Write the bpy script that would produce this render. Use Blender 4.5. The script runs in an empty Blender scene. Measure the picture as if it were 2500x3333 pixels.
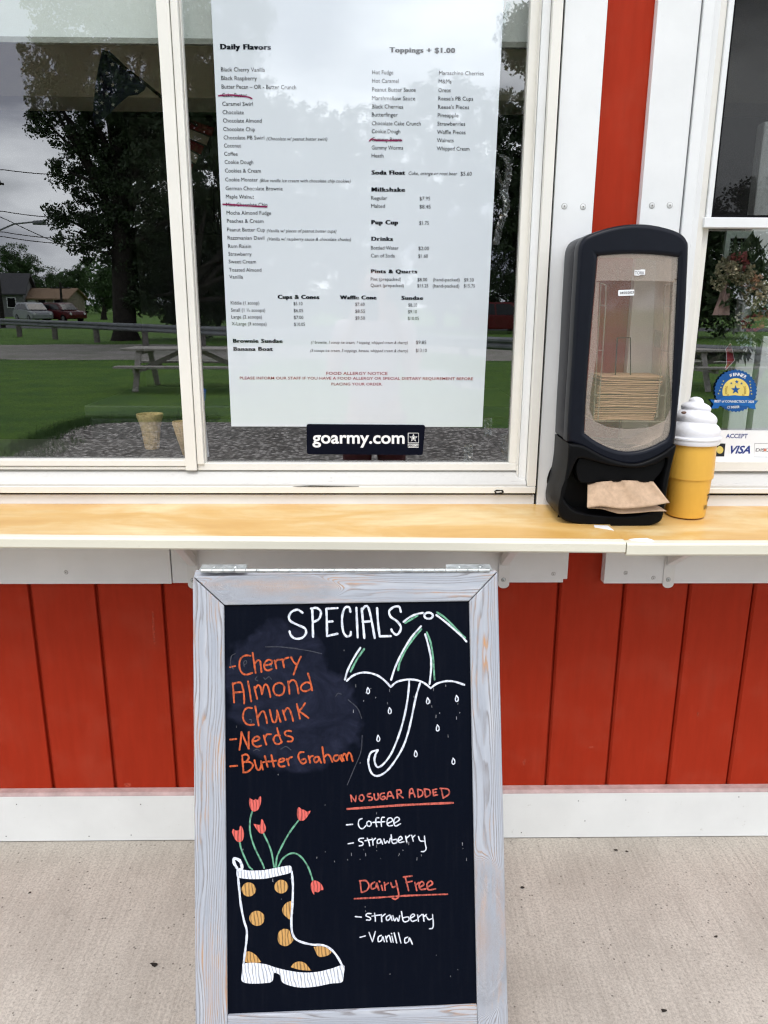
import bpy, bmesh, math, random
import numpy as np
from mathutils import Vector, Matrix

SC = bpy.context.scene
COL = SC.collection
rad = math.radians

# ------------------------------------------------------------------ camera, world, sun, exposure
FPX = 2500.0                       # focal length in pixels of the 2500 x 3333 photograph
CAM_LOC = Vector((0.0, -1.933, 1.5))
PITCH, YAW, ROLL = rad(15.084), rad(1.0155), rad(-0.27)

fw = Vector((math.sin(YAW)*math.cos(PITCH), math.cos(YAW)*math.cos(PITCH), -math.sin(PITCH)))
rt = Vector((math.cos(YAW), -math.sin(YAW), 0.0))
dn = fw.cross(rt)
rt2 = rt*math.cos(ROLL) + dn*math.sin(ROLL)
dn2 = dn*math.cos(ROLL) - rt*math.sin(ROLL)
cam_data = bpy.data.cameras.new('camera')
cam = bpy.data.objects.new('camera', cam_data)
COL.objects.link(cam)
m = Matrix((rt2, -dn2, -fw)).transposed().to_4x4()
m.translation = CAM_LOC
cam.matrix_world = m
cam_data.sensor_fit = 'VERTICAL'
cam_data.sensor_height = 24.0
cam_data.lens = 24.0*FPX/3333.0
cam_data.clip_start = 0.02
cam_data.clip_end = 2000.0
SC.camera = cam

SUN_EL, SUN_AZ = rad(60), rad(184)
world = bpy.data.worlds.new('World')
SC.world = world
world.use_nodes = True
wt = world.node_tree
for n in list(wt.nodes):
    wt.nodes.remove(n)
wo = wt.nodes.new('ShaderNodeOutputWorld')
bg = wt.nodes.new('ShaderNodeBackground')
sky = wt.nodes.new('ShaderNodeTexSky')
sky.sky_type = 'NISHITA'
sky.sun_disc = False
sky.sun_elevation = SUN_EL
sky.sun_rotation = SUN_AZ
sky.air_density = 1.2
sky.dust_density = 2.0
tc = wt.nodes.new('ShaderNodeTexCoord')
mp = wt.nodes.new('ShaderNodeMapping')
mp.inputs['Scale'].default_value = (1.0, 1.0, 2.6)
mp.inputs['Location'].default_value = (0.3, 0.1, 0.35)
nz = wt.nodes.new('ShaderNodeTexNoise')
nz.inputs['Scale'].default_value = 2.4
nz.inputs['Detail'].default_value = 9.0
nz.inputs['Roughness'].default_value = 0.55
cr = wt.nodes.new('ShaderNodeValToRGB')
cr.color_ramp.elements[0].position = 0.40
cr.color_ramp.elements[0].color = (7.6, 8.1, 9.9, 1)
cr.color_ramp.elements[1].position = 0.61
cr.color_ramp.elements[1].color = (28.5, 29.5, 30.5, 1)
nz2 = wt.nodes.new('ShaderNodeTexNoise')
nz2.inputs['Scale'].default_value = 1.6
nz2.inputs['Detail'].default_value = 5.0
cr2 = wt.nodes.new('ShaderNodeValToRGB')
cr2.color_ramp.elements[0].position = 0.30
cr2.color_ramp.elements[0].color = (0, 0, 0, 1)
cr2.color_ramp.elements[1].position = 0.42
mx = wt.nodes.new('ShaderNodeMix')
mx.data_type = 'RGBA'
L = wt.links.new
L(tc.outputs['Generated'], mp.inputs['Vector'])
L(mp.outputs[0], nz.inputs['Vector'])
L(mp.outputs[0], nz2.inputs['Vector'])
L(nz.outputs['Fac'], cr.inputs[0])
L(nz2.outputs['Fac'], cr2.inputs[0])
L(cr2.outputs[0], mx.inputs['Factor'])
L(sky.outputs[0], mx.inputs['A'])
L(cr.outputs[0], mx.inputs['B'])
# an overcast sky is brightest overhead
sxyz = wt.nodes.new('ShaderNodeSeparateXYZ')
L(tc.outputs['Generated'], sxyz.inputs[0])
mr = wt.nodes.new('ShaderNodeMapRange')
mr.inputs['From Min'].default_value = 0.0
mr.inputs['From Max'].default_value = 1.0
mr.inputs['To Min'].default_value = 0.92
mr.inputs['To Max'].default_value = 1.40
L(sxyz.outputs['Z'], mr.inputs['Value'])
vs_ = wt.nodes.new('ShaderNodeVectorMath')
vs_.operation = 'SCALE'
L(mx.outputs['Result'], vs_.inputs[0])
L(mr.outputs[0], vs_.inputs['Scale'])
L(vs_.outputs[0], bg.inputs['Color'])
bg.inputs['Strength'].default_value = 0.073
L(bg.outputs[0], wo.inputs['Surface'])

sun_d = bpy.data.lights.new('sun', 'SUN')
sun_d.energy = 1.35
sun_d.angle = rad(22)
sun_d.color = (1.0, 0.95, 0.88)
sun = bpy.data.objects.new('sun', sun_d)
COL.objects.link(sun)
sdir = Vector((math.sin(SUN_AZ)*math.cos(SUN_EL), math.cos(SUN_AZ)*math.cos(SUN_EL), math.sin(SUN_EL)))
sun.rotation_euler = sdir.to_track_quat('Z', 'Y').to_euler()

SC.view_settings.view_transform = 'Standard'
SC.view_settings.look = 'None'
SC.view_settings.gamma = 1.0
SC.view_settings.exposure = 0.24
SC.cycles.use_denoising = True
SC.cycles.denoising_prefilter = 'FAST'
SC.cycles.pixel_filter_type = 'BLACKMAN_HARRIS'
SC.cycles.filter_width = 1.25
SC.cycles.sample_clamp_indirect = 4.0
SC.cycles.transparent_max_bounces = 16

# ------------------------------------------------------------------ measuring: photograph pixel -> point on a real plane
def ray(px, py):
    return (rt2*((px-1250.0)/FPX) + dn2*((py-1666.5)/FPX) + fw)

def PY(px, py, Y=0.0):
    v = ray(px, py)
    return CAM_LOC + v*((Y-CAM_LOC.y)/v.y)

def PZ(px, py, Z=0.0):
    v = ray(px, py)
    return CAM_LOC + v*((Z-CAM_LOC.z)/v.z)

GLASS_Y = 0.03
def GD(px, py, dist):
    """point seen mirrored in the window, at a depth of dist metres from the mirrored eye"""
    v = ray(px, py)
    return Vector((v.x/v.y*dist, 2*GLASS_Y-CAM_LOC.y-dist, CAM_LOC.z+v.z/v.y*dist))

def GZ(px, py, Z=0.0):
    v = ray(px, py)
    return GD(px, py, (Z-CAM_LOC.z)/v.z*v.y)

# chalkboard plane: leans back to its top
B_O = Vector((0.0, -0.48, 0.981))
B_S = Vector((0, -0.313, -1)).normalized()
B_N = Vector((0, -1, 0.313)).normalized()
def PB(px, py, off=0.0):
    v = ray(px, py)
    o = B_O + B_N*off
    return CAM_LOC + v*((o-CAM_LOC).dot(B_N)/v.dot(B_N))

def crop(ox, oy, s):
    return lambda p: (ox+p[0]*s, oy+p[1]*s)

# ------------------------------------------------------------------ materials
def lin(r, g, b):
    f = lambda c: (c/255.0/12.92) if c/255.0 <= 0.04045 else ((c/255.0+0.055)/1.055)**2.4
    return (f(r), f(g), f(b), 1.0)

class NT:
    def __init__(self, name):
        self.mat = bpy.data.materials.new(name)
        self.mat.use_nodes = True
        self.t = self.mat.node_tree
        self.p = self.t.nodes['Principled BSDF']
        self.out = self.t.nodes['Material Output']
    def n(self, kind, **kw):
        nd = self.t.nodes.new('ShaderNode'+kind)
        for k, v in kw.items():
            if k in nd.inputs:
                nd.inputs[k].default_value = v
            else:
                setattr(nd, k, v)
        return nd
    def l(self, a, b):
        self.t.links.new(a, b)
    def coord(self, kind='Object', scale=(1, 1, 1), loc=(0, 0, 0), rot=(0, 0, 0)):
        c = self.n('TexCoord')
        mp = self.n('Mapping')
        mp.inputs['Scale'].default_value = scale
        mp.inputs['Location'].default_value = loc
        mp.inputs['Rotation'].default_value = rot
        self.l(c.outputs[kind], mp.inputs['Vector'])
        return mp.outputs[0]
    def noise(self, vec, scale, detail=4.0, rough=0.5, dist=0.0):
        nd = self.n('TexNoise')
        nd.inputs['Scale'].default_value = scale
        nd.inputs['Detail'].default_value = detail
        nd.inputs['Roughness'].default_value = rough
        nd.inputs['Distortion'].default_value = dist
        if vec is not None:
            self.l(vec, nd.inputs['Vector'])
        return nd.outputs['Fac']
    def ramp(self, fac, stops, interp='LINEAR'):
        r = self.n('ValToRGB')
        r.color_ramp.interpolation = interp
        e = r.color_ramp.elements
        while len(e) < len(stops):
            e.new(0.5)
        for k, (pos, c) in enumerate(stops):
            e[k].position = pos
            e[k].color = c if len(c) == 4 else (*c, 1)
        self.l(fac, r.inputs[0])
        return r.outputs[0]
    def mix(self, fac, a, b, blend='MIX'):
        nd = self.n('Mix')
        nd.data_type = 'RGBA'
        nd.blend_type = blend
        for sock, v in (('Factor', fac), ('A', a), ('B', b)):
            if isinstance(v, (int, float)):
                nd.inputs[sock].default_value = v
            elif isinstance(v, tuple):
                nd.inputs[sock].default_value = v if len(v) == 4 else (*v, 1)
            else:
                self.l(v, nd.inputs[sock])
        return nd.outputs['Result']
    def math(self, op, a, b=0.0, clamp=False):
        nd = self.n('Math', operation=op)
        nd.use_clamp = clamp
        for k, v in enumerate((a, b)):
            if isinstance(v, (int, float)):
                nd.inputs[k].default_value = v
            else:
                self.l(v, nd.inputs[k])
        return nd.outputs[0]
    def base(self, c):
        if isinstance(c, tuple):
            self.p.inputs['Base Color'].default_value = c if len(c) == 4 else (*c, 1)
        else:
            self.l(c, self.p.inputs['Base Color'])
        return self
    def set(self, **kw):
        for k, v in kw.items():
            self.p.inputs[k.replace('_', ' ')].default_value = v
        return self
    def bump(self, h, strength=0.3, dist=0.002):
        b = self.n('Bump')
        b.inputs['Strength'].default_value = strength
        b.inputs['Distance'].default_value = dist
        self.l(h, b.inputs['Height'])
        self.l(b.outputs[0], self.p.inputs['Normal'])
        return self

BW = lambda v: (v, v, v, 1)

def mat_plain(name, col, rough=0.5, noise=0.08, scale=30.0, spec=0.35, coat=0.0, **kw):
    t = NT(name)
    v = t.coord('Object')
    f = t.noise(v, scale, 5.0, 0.6)
    dark = tuple(c*(1-noise*2) for c in col[:3])
    lite = tuple(min(1, c*(1+noise)) for c in col[:3])
    t.base(t.ramp(f, [(0.3, dark), (0.7, lite)]))
    t.p.inputs['Specular IOR Level'].default_value = spec
    t.set(Roughness=rough, **kw)
    if coat:
        t.p.inputs['Coat Weight'].default_value = 1.0
        t.p.inputs['Coat IOR'].default_value = coat
        t.p.inputs['Coat Roughness'].default_value = 0.0
        t.p.inputs['Specular IOR Level'].default_value = 0.0
    return t.mat

def mat_white_paint(name, col, dirt=0.35, rough=0.42, stretch=(1, 1, 1), crack=0.0):
    t = NT(name)
    v = t.coord('Object', stretch)
    big = t.noise(v, 5.0, 6.0, 0.6)
    c1 = t.ramp(big, [(0.3, tuple(c*0.90 for c in col)), (0.7, col)])
    fine = t.noise(v, 60.0, 6.0, 0.7)
    d = t.ramp(fine, [(0.64, BW(0)), (0.72, BW(1))])
    c2 = t.mix(t.math('MULTIPLY', d, dirt), c1, (0.30, 0.27, 0.22))
    if crack:
        v2 = t.coord('Object', (2.2, 2.2, 60.0))
        k = t.noise(v2, 4.0, 8.0, 0.75)
        kk = t.ramp(k, [(0.60, BW(0)), (0.70, BW(1))])
        c2 = t.mix(t.math('MULTIPLY', kk, crack), c2, (0.33, 0.31, 0.29))
    t.base(c2)
    t.set(Roughness=rough)
    t.bump(t.noise(v, 90.0, 4.0, 0.6), 0.12, 0.001)
    return t.mat

def mat_red():
    t = NT('red_barn_paint')
    v = t.coord('Object')
    vs = t.coord('Object', (1, 1, 0.12))
    g = t.noise(vs, 55.0, 7.0, 0.65)
    c = t.ramp(g, [(0.25, (0.315, 0.021, 0.005)), (0.75, (0.385, 0.028, 0.008))])
    cl = t.noise(v, 7.0, 5.0, 0.6)
    c = t.mix(t.math('MULTIPLY', t.ramp(cl, [(0.5, BW(0)), (0.75, BW(1))]), 0.18), c, (0.42, 0.10, 0.06))
    sp = t.noise(t.coord('Object', (1, 1, 0.35), (3.1, 0, 1.7)), 9.0, 3.0, 0.5)
    c = t.mix(t.math('MULTIPLY', t.ramp(sp, [(0.70, BW(0)), (0.80, BW(1))]), 0.30), c, (0.5, 0.2, 0.16))
    t.base(c)
    t.set(Roughness=0.7)
    t.p.inputs['Specular IOR Level'].default_value = 0.16
    t.bump(g, 0.15, 0.001)
    return t.mat

def mat_concrete():
    t = NT('broomed_concrete')
    v = t.coord('Object')
    br = t.noise(t.coord('Object', (95.0, 2.2, 1.0)), 2.0, 5.0, 0.62)
    br2 = t.noise(t.coord('Object', (34.0, 0.9, 1.0), (4, 2, 0)), 2.0, 4.0, 0.6)
    grain = t.noise(v, 150.0, 6.0, 0.85)
    big = t.noise(v, 3.2, 5.0, 0.6)
    c = t.ramp(br, [(0.30, (0.245, 0.218, 0.183)), (0.64, (0.500, 0.458, 0.398))])
    c = t.mix(0.35, c, t.ramp(br2, [(0.3, (0.30, 0.270, 0.225)), (0.7, (0.60, 0.55, 0.48))]))
    c = t.mix(0.55, c, t.ramp(grain, [(0.34, (0.12, 0.108, 0.092)), (0.48, (0.40, 0.369, 0.327)), (0.64, (0.62, 0.58, 0.52))]))
    c = t.mix(t.math('MULTIPLY', t.ramp(big, [(0.42, BW(1)), (0.60, BW(0))]), 0.28), c, (0.22, 0.195, 0.165))
    st = t.noise(t.coord('Object', (1, 1, 1), (7, 3, 0)), 7.5, 6.0, 0.7)
    c = t.mix(t.math('MULTIPLY', t.ramp(st, [(0.62, BW(0)), (0.78, BW(1))]), 0.45), c, (0.12, 0.105, 0.09))
    vo = t.n('TexVoronoi')
    vo.inputs['Scale'].default_value = 62.0
    t.l(v, vo.inputs['Vector'])
    pit = t.ramp(vo.outputs['Distance'], [(0.10, BW(1)), (0.20, BW(0))])
    keep = t.ramp(t.noise(v, 34.0, 3.0), [(0.52, BW(0)), (0.57, BW(1))])
    pm = t.math('MULTIPLY', pit, keep)
    c = t.mix(t.math('MULTIPLY', pm, 0.75), c, (0.05, 0.045, 0.04))
    t.base(c)
    t.set(Roughness=0.92)
    h = t.math('ADD', t.math('MULTIPLY', br, 0.7), t.math('MULTIPLY', grain, 0.35))
    t.bump(h, 0.55, 0.003)
    return t.mat

_kp = lambda a, b: (PB(a, b)-(B_O+Vector((-0.31, 0, 0))))
_k1, _k2 = _kp(1566, 3050), _kp(880, 1918)
WOOD_KNOTS = ((_k1.dot(B_S)+20.0, _k1.x+20.0, 0.42, 0.024), (_k2.x+10.0, _k2.dot(B_S)+10.0, 0.22, 0.012))
def mat_greywood():
    """blue-grey wash over pine: UV runs along the grain in metres"""
    t = NT('greywashed_pine')
    cx = t.n('UVMap')
    mp = t.n('Mapping')
    mp.inputs['Scale'].default_value = (2.2, 26.0, 1.0)
    t.l(cx.outputs[0], mp.inputs['Vector'])
    v = mp.outputs[0]
    mp2 = t.n('Mapping')
    mp2.inputs['Scale'].default_value = (1.5, 8.0, 1.0)
    t.l(cx.outputs[0], mp2.inputs['Vector'])
    warp = t.noise(mp2.outputs[0], 1.3, 3.0, 0.55)
    sep = t.n('SeparateXYZ')
    t.l(cx.outputs[0], sep.inputs[0])
    mpw = t.n('Mapping')
    mpw.inputs['Scale'].default_value = (0.5, 30.0, 1.0)
    t.l(cx.outputs[0], mpw.inputs['Vector'])
    ph = t.math('MULTIPLY', sep.outputs['Y'], 165.0)
    ph = t.math('ADD', ph, t.math('MULTIPLY', t.noise(mpw.outputs[0], 1.0, 1.0), 9.0))
    for kx, ky, sq, wd in WOOD_KNOTS:
        du = t.math('MULTIPLY', t.math('SUBTRACT', sep.outputs['X'], kx), sq)
        dv_ = t.math('SUBTRACT', sep.outputs['Y'], ky)
        d2 = t.math('ADD', t.math('MULTIPLY', du, du), t.math('MULTIPLY', dv_, dv_))
        rr = t.math('SQRT', d2)
        wgt = t.math('POWER', 2.718, t.math('MULTIPLY', d2, -1.0/(wd*wd)))
        KW = wgt if kx == WOOD_KNOTS[0][0] else t.math('MAXIMUM', KW, wgt)
        ph = t.math('ADD', t.math('MULTIPLY', ph, t.math('SUBTRACT', 1.0, wgt)), t.math('MULTIPLY', t.math('MULTIPLY', rr, 300.0), wgt))
    ph = t.math('ADD', ph, t.math('MULTIPLY', warp, 10.0))
    wig = t.noise(v, 9.0, 5.0, 0.7)
    ph = t.math('ADD', ph, t.math('MULTIPLY', wig, 0.5))
    fr = t.math('FRACT', ph)
    line = t.ramp(fr, [(0.0, BW(0.10)), (0.50, BW(0.0)), (0.78, BW(0.85)), (0.90, BW(1.0)), (1.0, BW(0.1))])
    brk = t.ramp(t.noise(v, 2.0, 4.0, 0.7), [(0.36, BW(0.12)), (0.58, BW(1))])
    brk = t.math('MAXIMUM', brk, KW)
    lm = t.math('MULTIPLY', line, brk)
    paint = t.ramp(t.noise(v, 2.0, 5.0, 0.6), [(0.25, (0.290, 0.315, 0.362)), (0.55, (0.395, 0.418, 0.462)), (0.8, (0.55, 0.56, 0.585))])
    c = t.mix(t.math('MULTIPLY', lm, 0.80), paint, (0.16, 0.14, 0.14))
    worn = t.ramp(t.noise(mp2.outputs[0], 2.6, 6.0, 0.75), [(0.50, BW(0)), (0.62, BW(1))])
    worn = t.math('MAXIMUM', worn, t.math('MULTIPLY', KW, 0.8))
    om = t.math('MULTIPLY', t.math('ADD', lm, 0.03), worn)
    c = t.mix(t.math('MULTIPLY', om, 0.9, True), c, (0.58, 0.29, 0.11))
    t.base(c)
    t.set(Roughness=0.7)
    t.p.inputs['Specular IOR Level'].default_value = 0.25
    t.bump(t.math('SUBTRACT', 1.0, lm), 0.5, 0.0012)
    return t.mat

def mat_shelf():
    t = NT('varnished_yellow_board')
    v = t.coord('Object', (0.9, 2.2, 1.0))
    g = t.noise(t.coord('Object', (0.6, 7.0, 1.0)), 9.0, 6.0, 0.6)
    b = t.noise(v, 3.4, 6.0, 0.62, 0.4)
    c = t.ramp(b, [(0.32, (0.560, 0.315, 0.085)), (0.48, (0.620, 0.385, 0.130)), (0.66, (0.72, 0.565, 0.31))])
    c = t.mix(t.math('MULTIPLY', t.ramp(g, [(0.3, BW(1)), (0.55, BW(0))]), 0.18), c, (0.44, 0.22, 0.055))
    # darker wear towards the seam between the two boards
    sp = t.coord('Object', (2.4, 2.8, 1.0), (-2.15, 0.70, 0))
    gr = t.n('TexGradient', gradient_type='SPHERICAL')
    t.l(sp, gr.inputs[0])
    w = t.math('MULTIPLY', gr.outputs['Fac'], t.ramp(b, [(0.30, BW(1)), (0.62, BW(0.35))]))
    c = t.mix(t.math('MULTIPLY', w, 0.75, True), c, (0.42, 0.20, 0.055))
    t.base(c)
    t.set(Roughness=0.34)
    t.bump(t.noise(v, 12.0, 4.0), 0.1, 0.002)
    return t.mat

def mat_board():
    t = NT('black_chalkboard')
    cx = t.n('UVMap')
    def blob(loc, sc):
        mp = t.n('Mapping', vector_type='TEXTURE')
        mp.inputs['Location'].default_value = (*loc, 0)
        mp.inputs['Scale'].default_value = (*sc, 1)
        t.l(cx.outputs[0], mp.inputs['Vector'])
        nn = t.n('TexNoise')
        nn.inputs['Scale'].default_value = 3.0
        t.l(mp.outputs[0], nn.inputs['Vector'])
        vm = t.n('VectorMath', operation='ADD')
        sb = t.n('VectorMath', operation='MULTIPLY_ADD')
        t.l(nn.outputs['Color'], sb.inputs[0])
        sb.inputs[1].default_value = (0.5, 0.5, 0)
        sb.inputs[2].default_value = (-0.25, -0.25, 0)
        t.l(mp.outputs[0], vm.inputs[0])
        t.l(sb.outputs[0], vm.inputs[1])
        gr = t.n('TexGradient', gradient_type='SPHERICAL')
        t.l(vm.outputs[0], gr.inputs[0])
        return t.ramp(gr.outputs['Fac'], [(0.02, BW(0)), (0.14, BW(1))])
    a = t.math('MAXIMUM', blob((0.125, 0.215), (0.115, 0.125)), blob((0.175, 0.290), (0.125, 0.115)))
    mpn = t.n('Mapping')
    mpn.inputs['Scale'].default_value = (1, 1, 1)
    t.l(cx.outputs[0], mpn.inputs['Vector'])
    sm = t.ramp(t.noise(mpn.outputs[0], 11.0, 9.0, 0.72, 2.2), [(0.30, BW(0.18)), (0.52, BW(0.60)), (0.72, BW(1.25))])
    a = t.math('MULTIPLY', a, sm)
    mps = t.n('Mapping')
    mps.inputs['Scale'].default_value = (60.0, 4.0, 1)
    t.l(cx.outputs[0], mps.inputs['Vector'])
    dr = t.ramp(t.noise(mps.outputs[0], 2.0, 4.0, 0.6), [(0.5, BW(0)), (0.85, BW(1))])
    c = t.mix(t.math('MULTIPLY', a, 0.85), (0.0016, 0.0030, 0.0078), (0.0190, 0.0220, 0.0420))
    c = t.mix(t.math('MULTIPLY', dr, 0.05), c, (0.06, 0.06, 0.07))
    t.base(c)
    t.set(Roughness=0.45)
    t.p.inputs['Specular IOR Level'].default_value = 0.06
    return t.mat

def mat_chalk(name, col, low=0.45):
    """opaque marker: streaks of thinner ink let the board darken it"""
    t = NT(name)
    v = t.coord('Object', (1, 1, 0.45))
    f = t.noise(v, 230.0, 4.0, 0.65)
    c = t.ramp(f, [(0.36, tuple(x*low for x in col)), (0.56, col)])
    t.base(c)
    t.set(Roughness=0.7)
    return t.mat

def mat_scribble(name, col, low=0.35, rot=0.3, scale=300.0):
    t = NT(name)
    w = t.n('TexWave', wave_type='BANDS', bands_direction='X')
    w.inputs['Scale'].default_value = scale/6.0
    w.inputs['Distortion'].default_value = 5.0
    w.inputs['Detail'].default_value = 3.0
    w.inputs['Detail Scale'].default_value = 1.2
    t.l(t.coord('Object', (1, 1, 0.45), (0, 0, 0), (0, rot, 0)), w.inputs['Vector'])
    c = t.ramp(w.outputs['Fac'], [(0.08, tuple(x*low for x in col)), (0.42, col)])
    t.base(c)
    t.set(Roughness=0.7)
    return t.mat

def mat_glass(name, gain=3.3, tint=(0.90, 0.93, 0.91), warp=0.0):
    t = NT(name)
    t.t.nodes.remove(t.p)
    tr = t.n('BsdfTransparent')
    tr.inputs['Color'].default_value = (*tint, 1)
    gl = t.n('BsdfGlossy')
    gl.inputs['Roughness'].default_value = 0.0
    gl.inputs['Color'].default_value = (0.97, 0.98, 1.0, 1)
    fr = t.n('LayerWeight')
    fr.inputs['Blend'].default_value = 0.5
    if warp:
        b = t.n('Bump')
        b.inputs['Strength'].default_value = warp
        b.inputs['Distance'].default_value = 0.01
        t.l(t.noise(t.coord('Object'), 2.3, 2.0), b.inputs['Height'])
        t.l(b.outputs[0], gl.inputs['Normal'])
    mx = t.n('MixShader')
    t.l(t.math('MINIMUM', t.math('ADD', t.math('MULTIPLY', t.math('POWER', fr.outputs['Facing'], 5.0), 0.7), gain+0.045), 0.75), mx.inputs[0])
    t.l(tr.outputs[0], mx.inputs[1])
    t.l(gl.outputs[0], mx.inputs[2])
    t.l(mx.outputs[0], t.out.inputs['Surface'])
    return t.mat

def mat_clear(name, col=(1, 1, 1), diff=(0.8, 0.8, 0.8), fac=0.0, gloss=0.0, rough=0.1):
    """clear or milky plastic: transparent, partly diffuse, a little glossy"""
    t = NT(name)
    t.t.nodes.remove(t.p)
    tr = t.n('BsdfTransparent')
    tr.inputs['Color'].default_value = (*col, 1)
    cur = tr.outputs[0]
    if fac:
        df = t.n('BsdfDiffuse')
        df.inputs['Color'].default_value = (*diff, 1)
        m1 = t.n('MixShader')
        m1.inputs[0].default_value = fac
        t.l(cur, m1.inputs[1])
        t.l(df.outputs[0], m1.inputs[2])
        cur = m1.outputs[0]
    if gloss:
        gl = t.n('BsdfGlossy')
        gl.inputs['Roughness'].default_value = rough
        m2 = t.n('MixShader')
        m2.inputs[0].default_value = gloss
        t.l(cur, m2.inputs[1])
        t.l(gl.outputs[0], m2.inputs[2])
        cur = m2.outputs[0]
    t.l(cur, t.out.inputs['Surface'])
    return t.mat

def mat_ground(name, stops, scale, detail=6.0, big=None, bump=0.0, rough=0.95):
    t = NT(name)
    v = t.coord('Object')
    c = t.ramp(t.noise(v, scale, detail, 0.7), stops)
    if big:
        c = t.mix(t.math('MULTIPLY', t.ramp(t.noise(v, big[0], 4.0), [(0.4, BW(0)), (0.65, BW(1))]), big[2]), c, big[1])
    t.base(c)
    t.set(Roughness=rough)
    if bump:
        t.bump(t.noise(v, scale, detail, 0.7), 1.0, bump)
    return t.mat

def mat_gravel():
    t = NT('grey_gravel')
    v = t.coord('Object')
    vo = t.n('TexVoronoi')
    vo.inputs['Scale'].default_value = 20.0
    t.l(v, vo.inputs['Vector'])
    sep = t.n('SeparateColor')
    t.l(vo.outputs['Color'], sep.inputs[0])
    c = t.ramp(sep.outputs[0], [(0.0, (0.13, 0.115, 0.10)), (0.5, (0.34, 0.31, 0.285)), (1.0, (0.66, 0.62, 0.58))])
    c = t.mix(t.ramp(vo.outputs['Distance'], [(0.35, BW(0)), (0.6, BW(0.8))]), c, (0.04, 0.035, 0.03))
    t.base(c)
    t.set(Roughness=0.95)
    t.bump(vo.outputs['Distance'], 1.0, -0.02)
    return t.mat

def mat_leaf(name, c0, c1):
    t = NT(name)
    oi = t.n('NewGeometry')
    c = t.ramp(oi.outputs['Random Per Island'], [(0.0, c0), (1.0, c1)])
    t.base(c)
    t.set(Roughness=0.6)
    return t.mat

M = {}
M['white'] = mat_white_paint('white_trim_paint', (0.80, 0.81, 0.82), 0.10)
M['cream'] = mat_white_paint('creamy_window_vinyl', (0.80, 0.78, 0.73), 0.12, 0.35)
M['sill'] = mat_white_paint('weathered_white_sill', (0.60, 0.59, 0.565), 0.45, 0.6, (0.4, 0.6, 2.5), 0.75)
M['screw'] = mat_plain('painted_screw', (0.66, 0.67, 0.67), 0.4, 0.1, 40.0)
M['edge'] = mat_white_paint('worn_ivory_shelf_edge', (0.74, 0.71, 0.59), 0.40, 0.5, (0.5, 1, 1.5), 0.18)
M['baseboard'] = mat_white_paint('white_baseboard_paint', (0.78, 0.80, 0.79), 0.40)
M['metalwhite'] = mat_white_paint('white_enamel_metal', (0.76, 0.76, 0.75), 0.1, 0.35)
M['red'] = mat_red()
M['pink'] = mat_plain('pinkish_chamfer_paint', (0.46, 0.335, 0.325), 0.5, 0.12)
M['concrete'] = mat_concrete()
M['wood'] = mat_greywood()
M['shelf'] = mat_shelf()
M['board'] = mat_board()
M['zinc'] = mat_plain('zinc_hinge_steel', (0.55, 0.58, 0.58), 0.38, 0.2, 60.0, Metallic=0.75)
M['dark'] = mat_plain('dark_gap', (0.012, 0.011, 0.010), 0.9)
M['black'] = mat_plain('black_plastic', (0.006, 0.0075, 0.0135), 0.36, 0.05, 40.0, 0.18)
M['blackmatt'] = mat_plain('matt_black_plastic', (0.0035, 0.0036, 0.0044), 0.40, 0.05, 40.0, 0.10)
M['kraft'] = mat_plain('brown_kraft_paper', (0.48, 0.335, 0.225), 0.85, 0.08, 90.0)
M['yellow'] = mat_plain('yellow_plastic', (0.74, 0.425, 0.070), 0.36, 0.03, 12.0)
M['softwhite'] = mat_plain('white_moulded_plastic', (0.80, 0.80, 0.84), 0.38, 0.02, 10.0)
M['paper'] = mat_plain('white_menu_paper', (0.625, 0.675, 0.725), 0.6, 0.010, 5.0, coat=2.15)
M['ink'] = mat_plain('black_print', (0.010, 0.012, 0.018), 0.6)
M['menuink'] = mat_plain('black_menu_print', (0.008, 0.010, 0.016), 0.6, coat=2.15)
M['redink'] = mat_plain('red_print', (0.30, 0.025, 0.035), 0.6, coat=2.15)
M['marker'] = mat_plain('maroon_marker', (0.24, 0.02, 0.085), 0.5, coat=2.15)
M['navy'] = mat_plain('navy_sticker', (0.002, 0.003, 0.010), 0.6, 0.05, 30.0, 0.08)
M['stickerwhite'] = mat_plain('white_sticker_print', (0.82, 0.83, 0.85), 0.45, 0.02)
M['blue'] = mat_plain('royal_blue_sticker', (0.006, 0.075, 0.270), 0.4, 0.05)
M['blue2'] = mat_plain('bright_blue_ribbon', (0.008, 0.110, 0.370), 0.4, 0.05)
M['gold'] = mat_plain('gold_sticker', (0.72, 0.58, 0.16), 0.45, 0.12, 14.0)
M['golddark'] = mat_plain('ochre_print', (0.42, 0.29, 0.06), 0.5)
M['glassdim'] = mat_glass('shaded_glass', 0.045, (0.9, 0.92, 0.92), 0.0)
M['glass'] = mat_glass('window_glass', 0.180, (0.955, 0.968, 0.972), 0.010)
M['clearglass'] = mat_clear('glass_body', (0.97, 0.985, 0.975))
M['chalkwhite'] = mat_chalk('white_chalk_marker', (0.68, 0.72, 0.80), 0.60)
M['chalkorange'] = mat_chalk('orange_chalk_marker', (0.52, 0.088, 0.018), 0.40)
M['chalkcoral'] = mat_chalk('coral_chalk_marker', (0.52, 0.100, 0.070), 0.28)
M['chalkgreen'] = mat_chalk('green_chalk_marker', (0.13, 0.36, 0.23), 0.42)
M['scribwhite'] = mat_scribble('white_scribbled_chalk', (0.72, 0.76, 0.84), 0.45, 0.35)
M['scribcoral'] = mat_scribble('coral_scribbled_chalk', (0.62, 0.105, 0.085), 0.42, 0.1)
M['scribgold'] = mat_scribble('golden_scribbled_chalk', (0.52, 0.285, 0.085), 0.40, 0.2)
M['wafer'] = mat_plain('pale_wafer', (0.62, 0.44, 0.22), 0.8, 0.12, 120.0)
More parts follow.
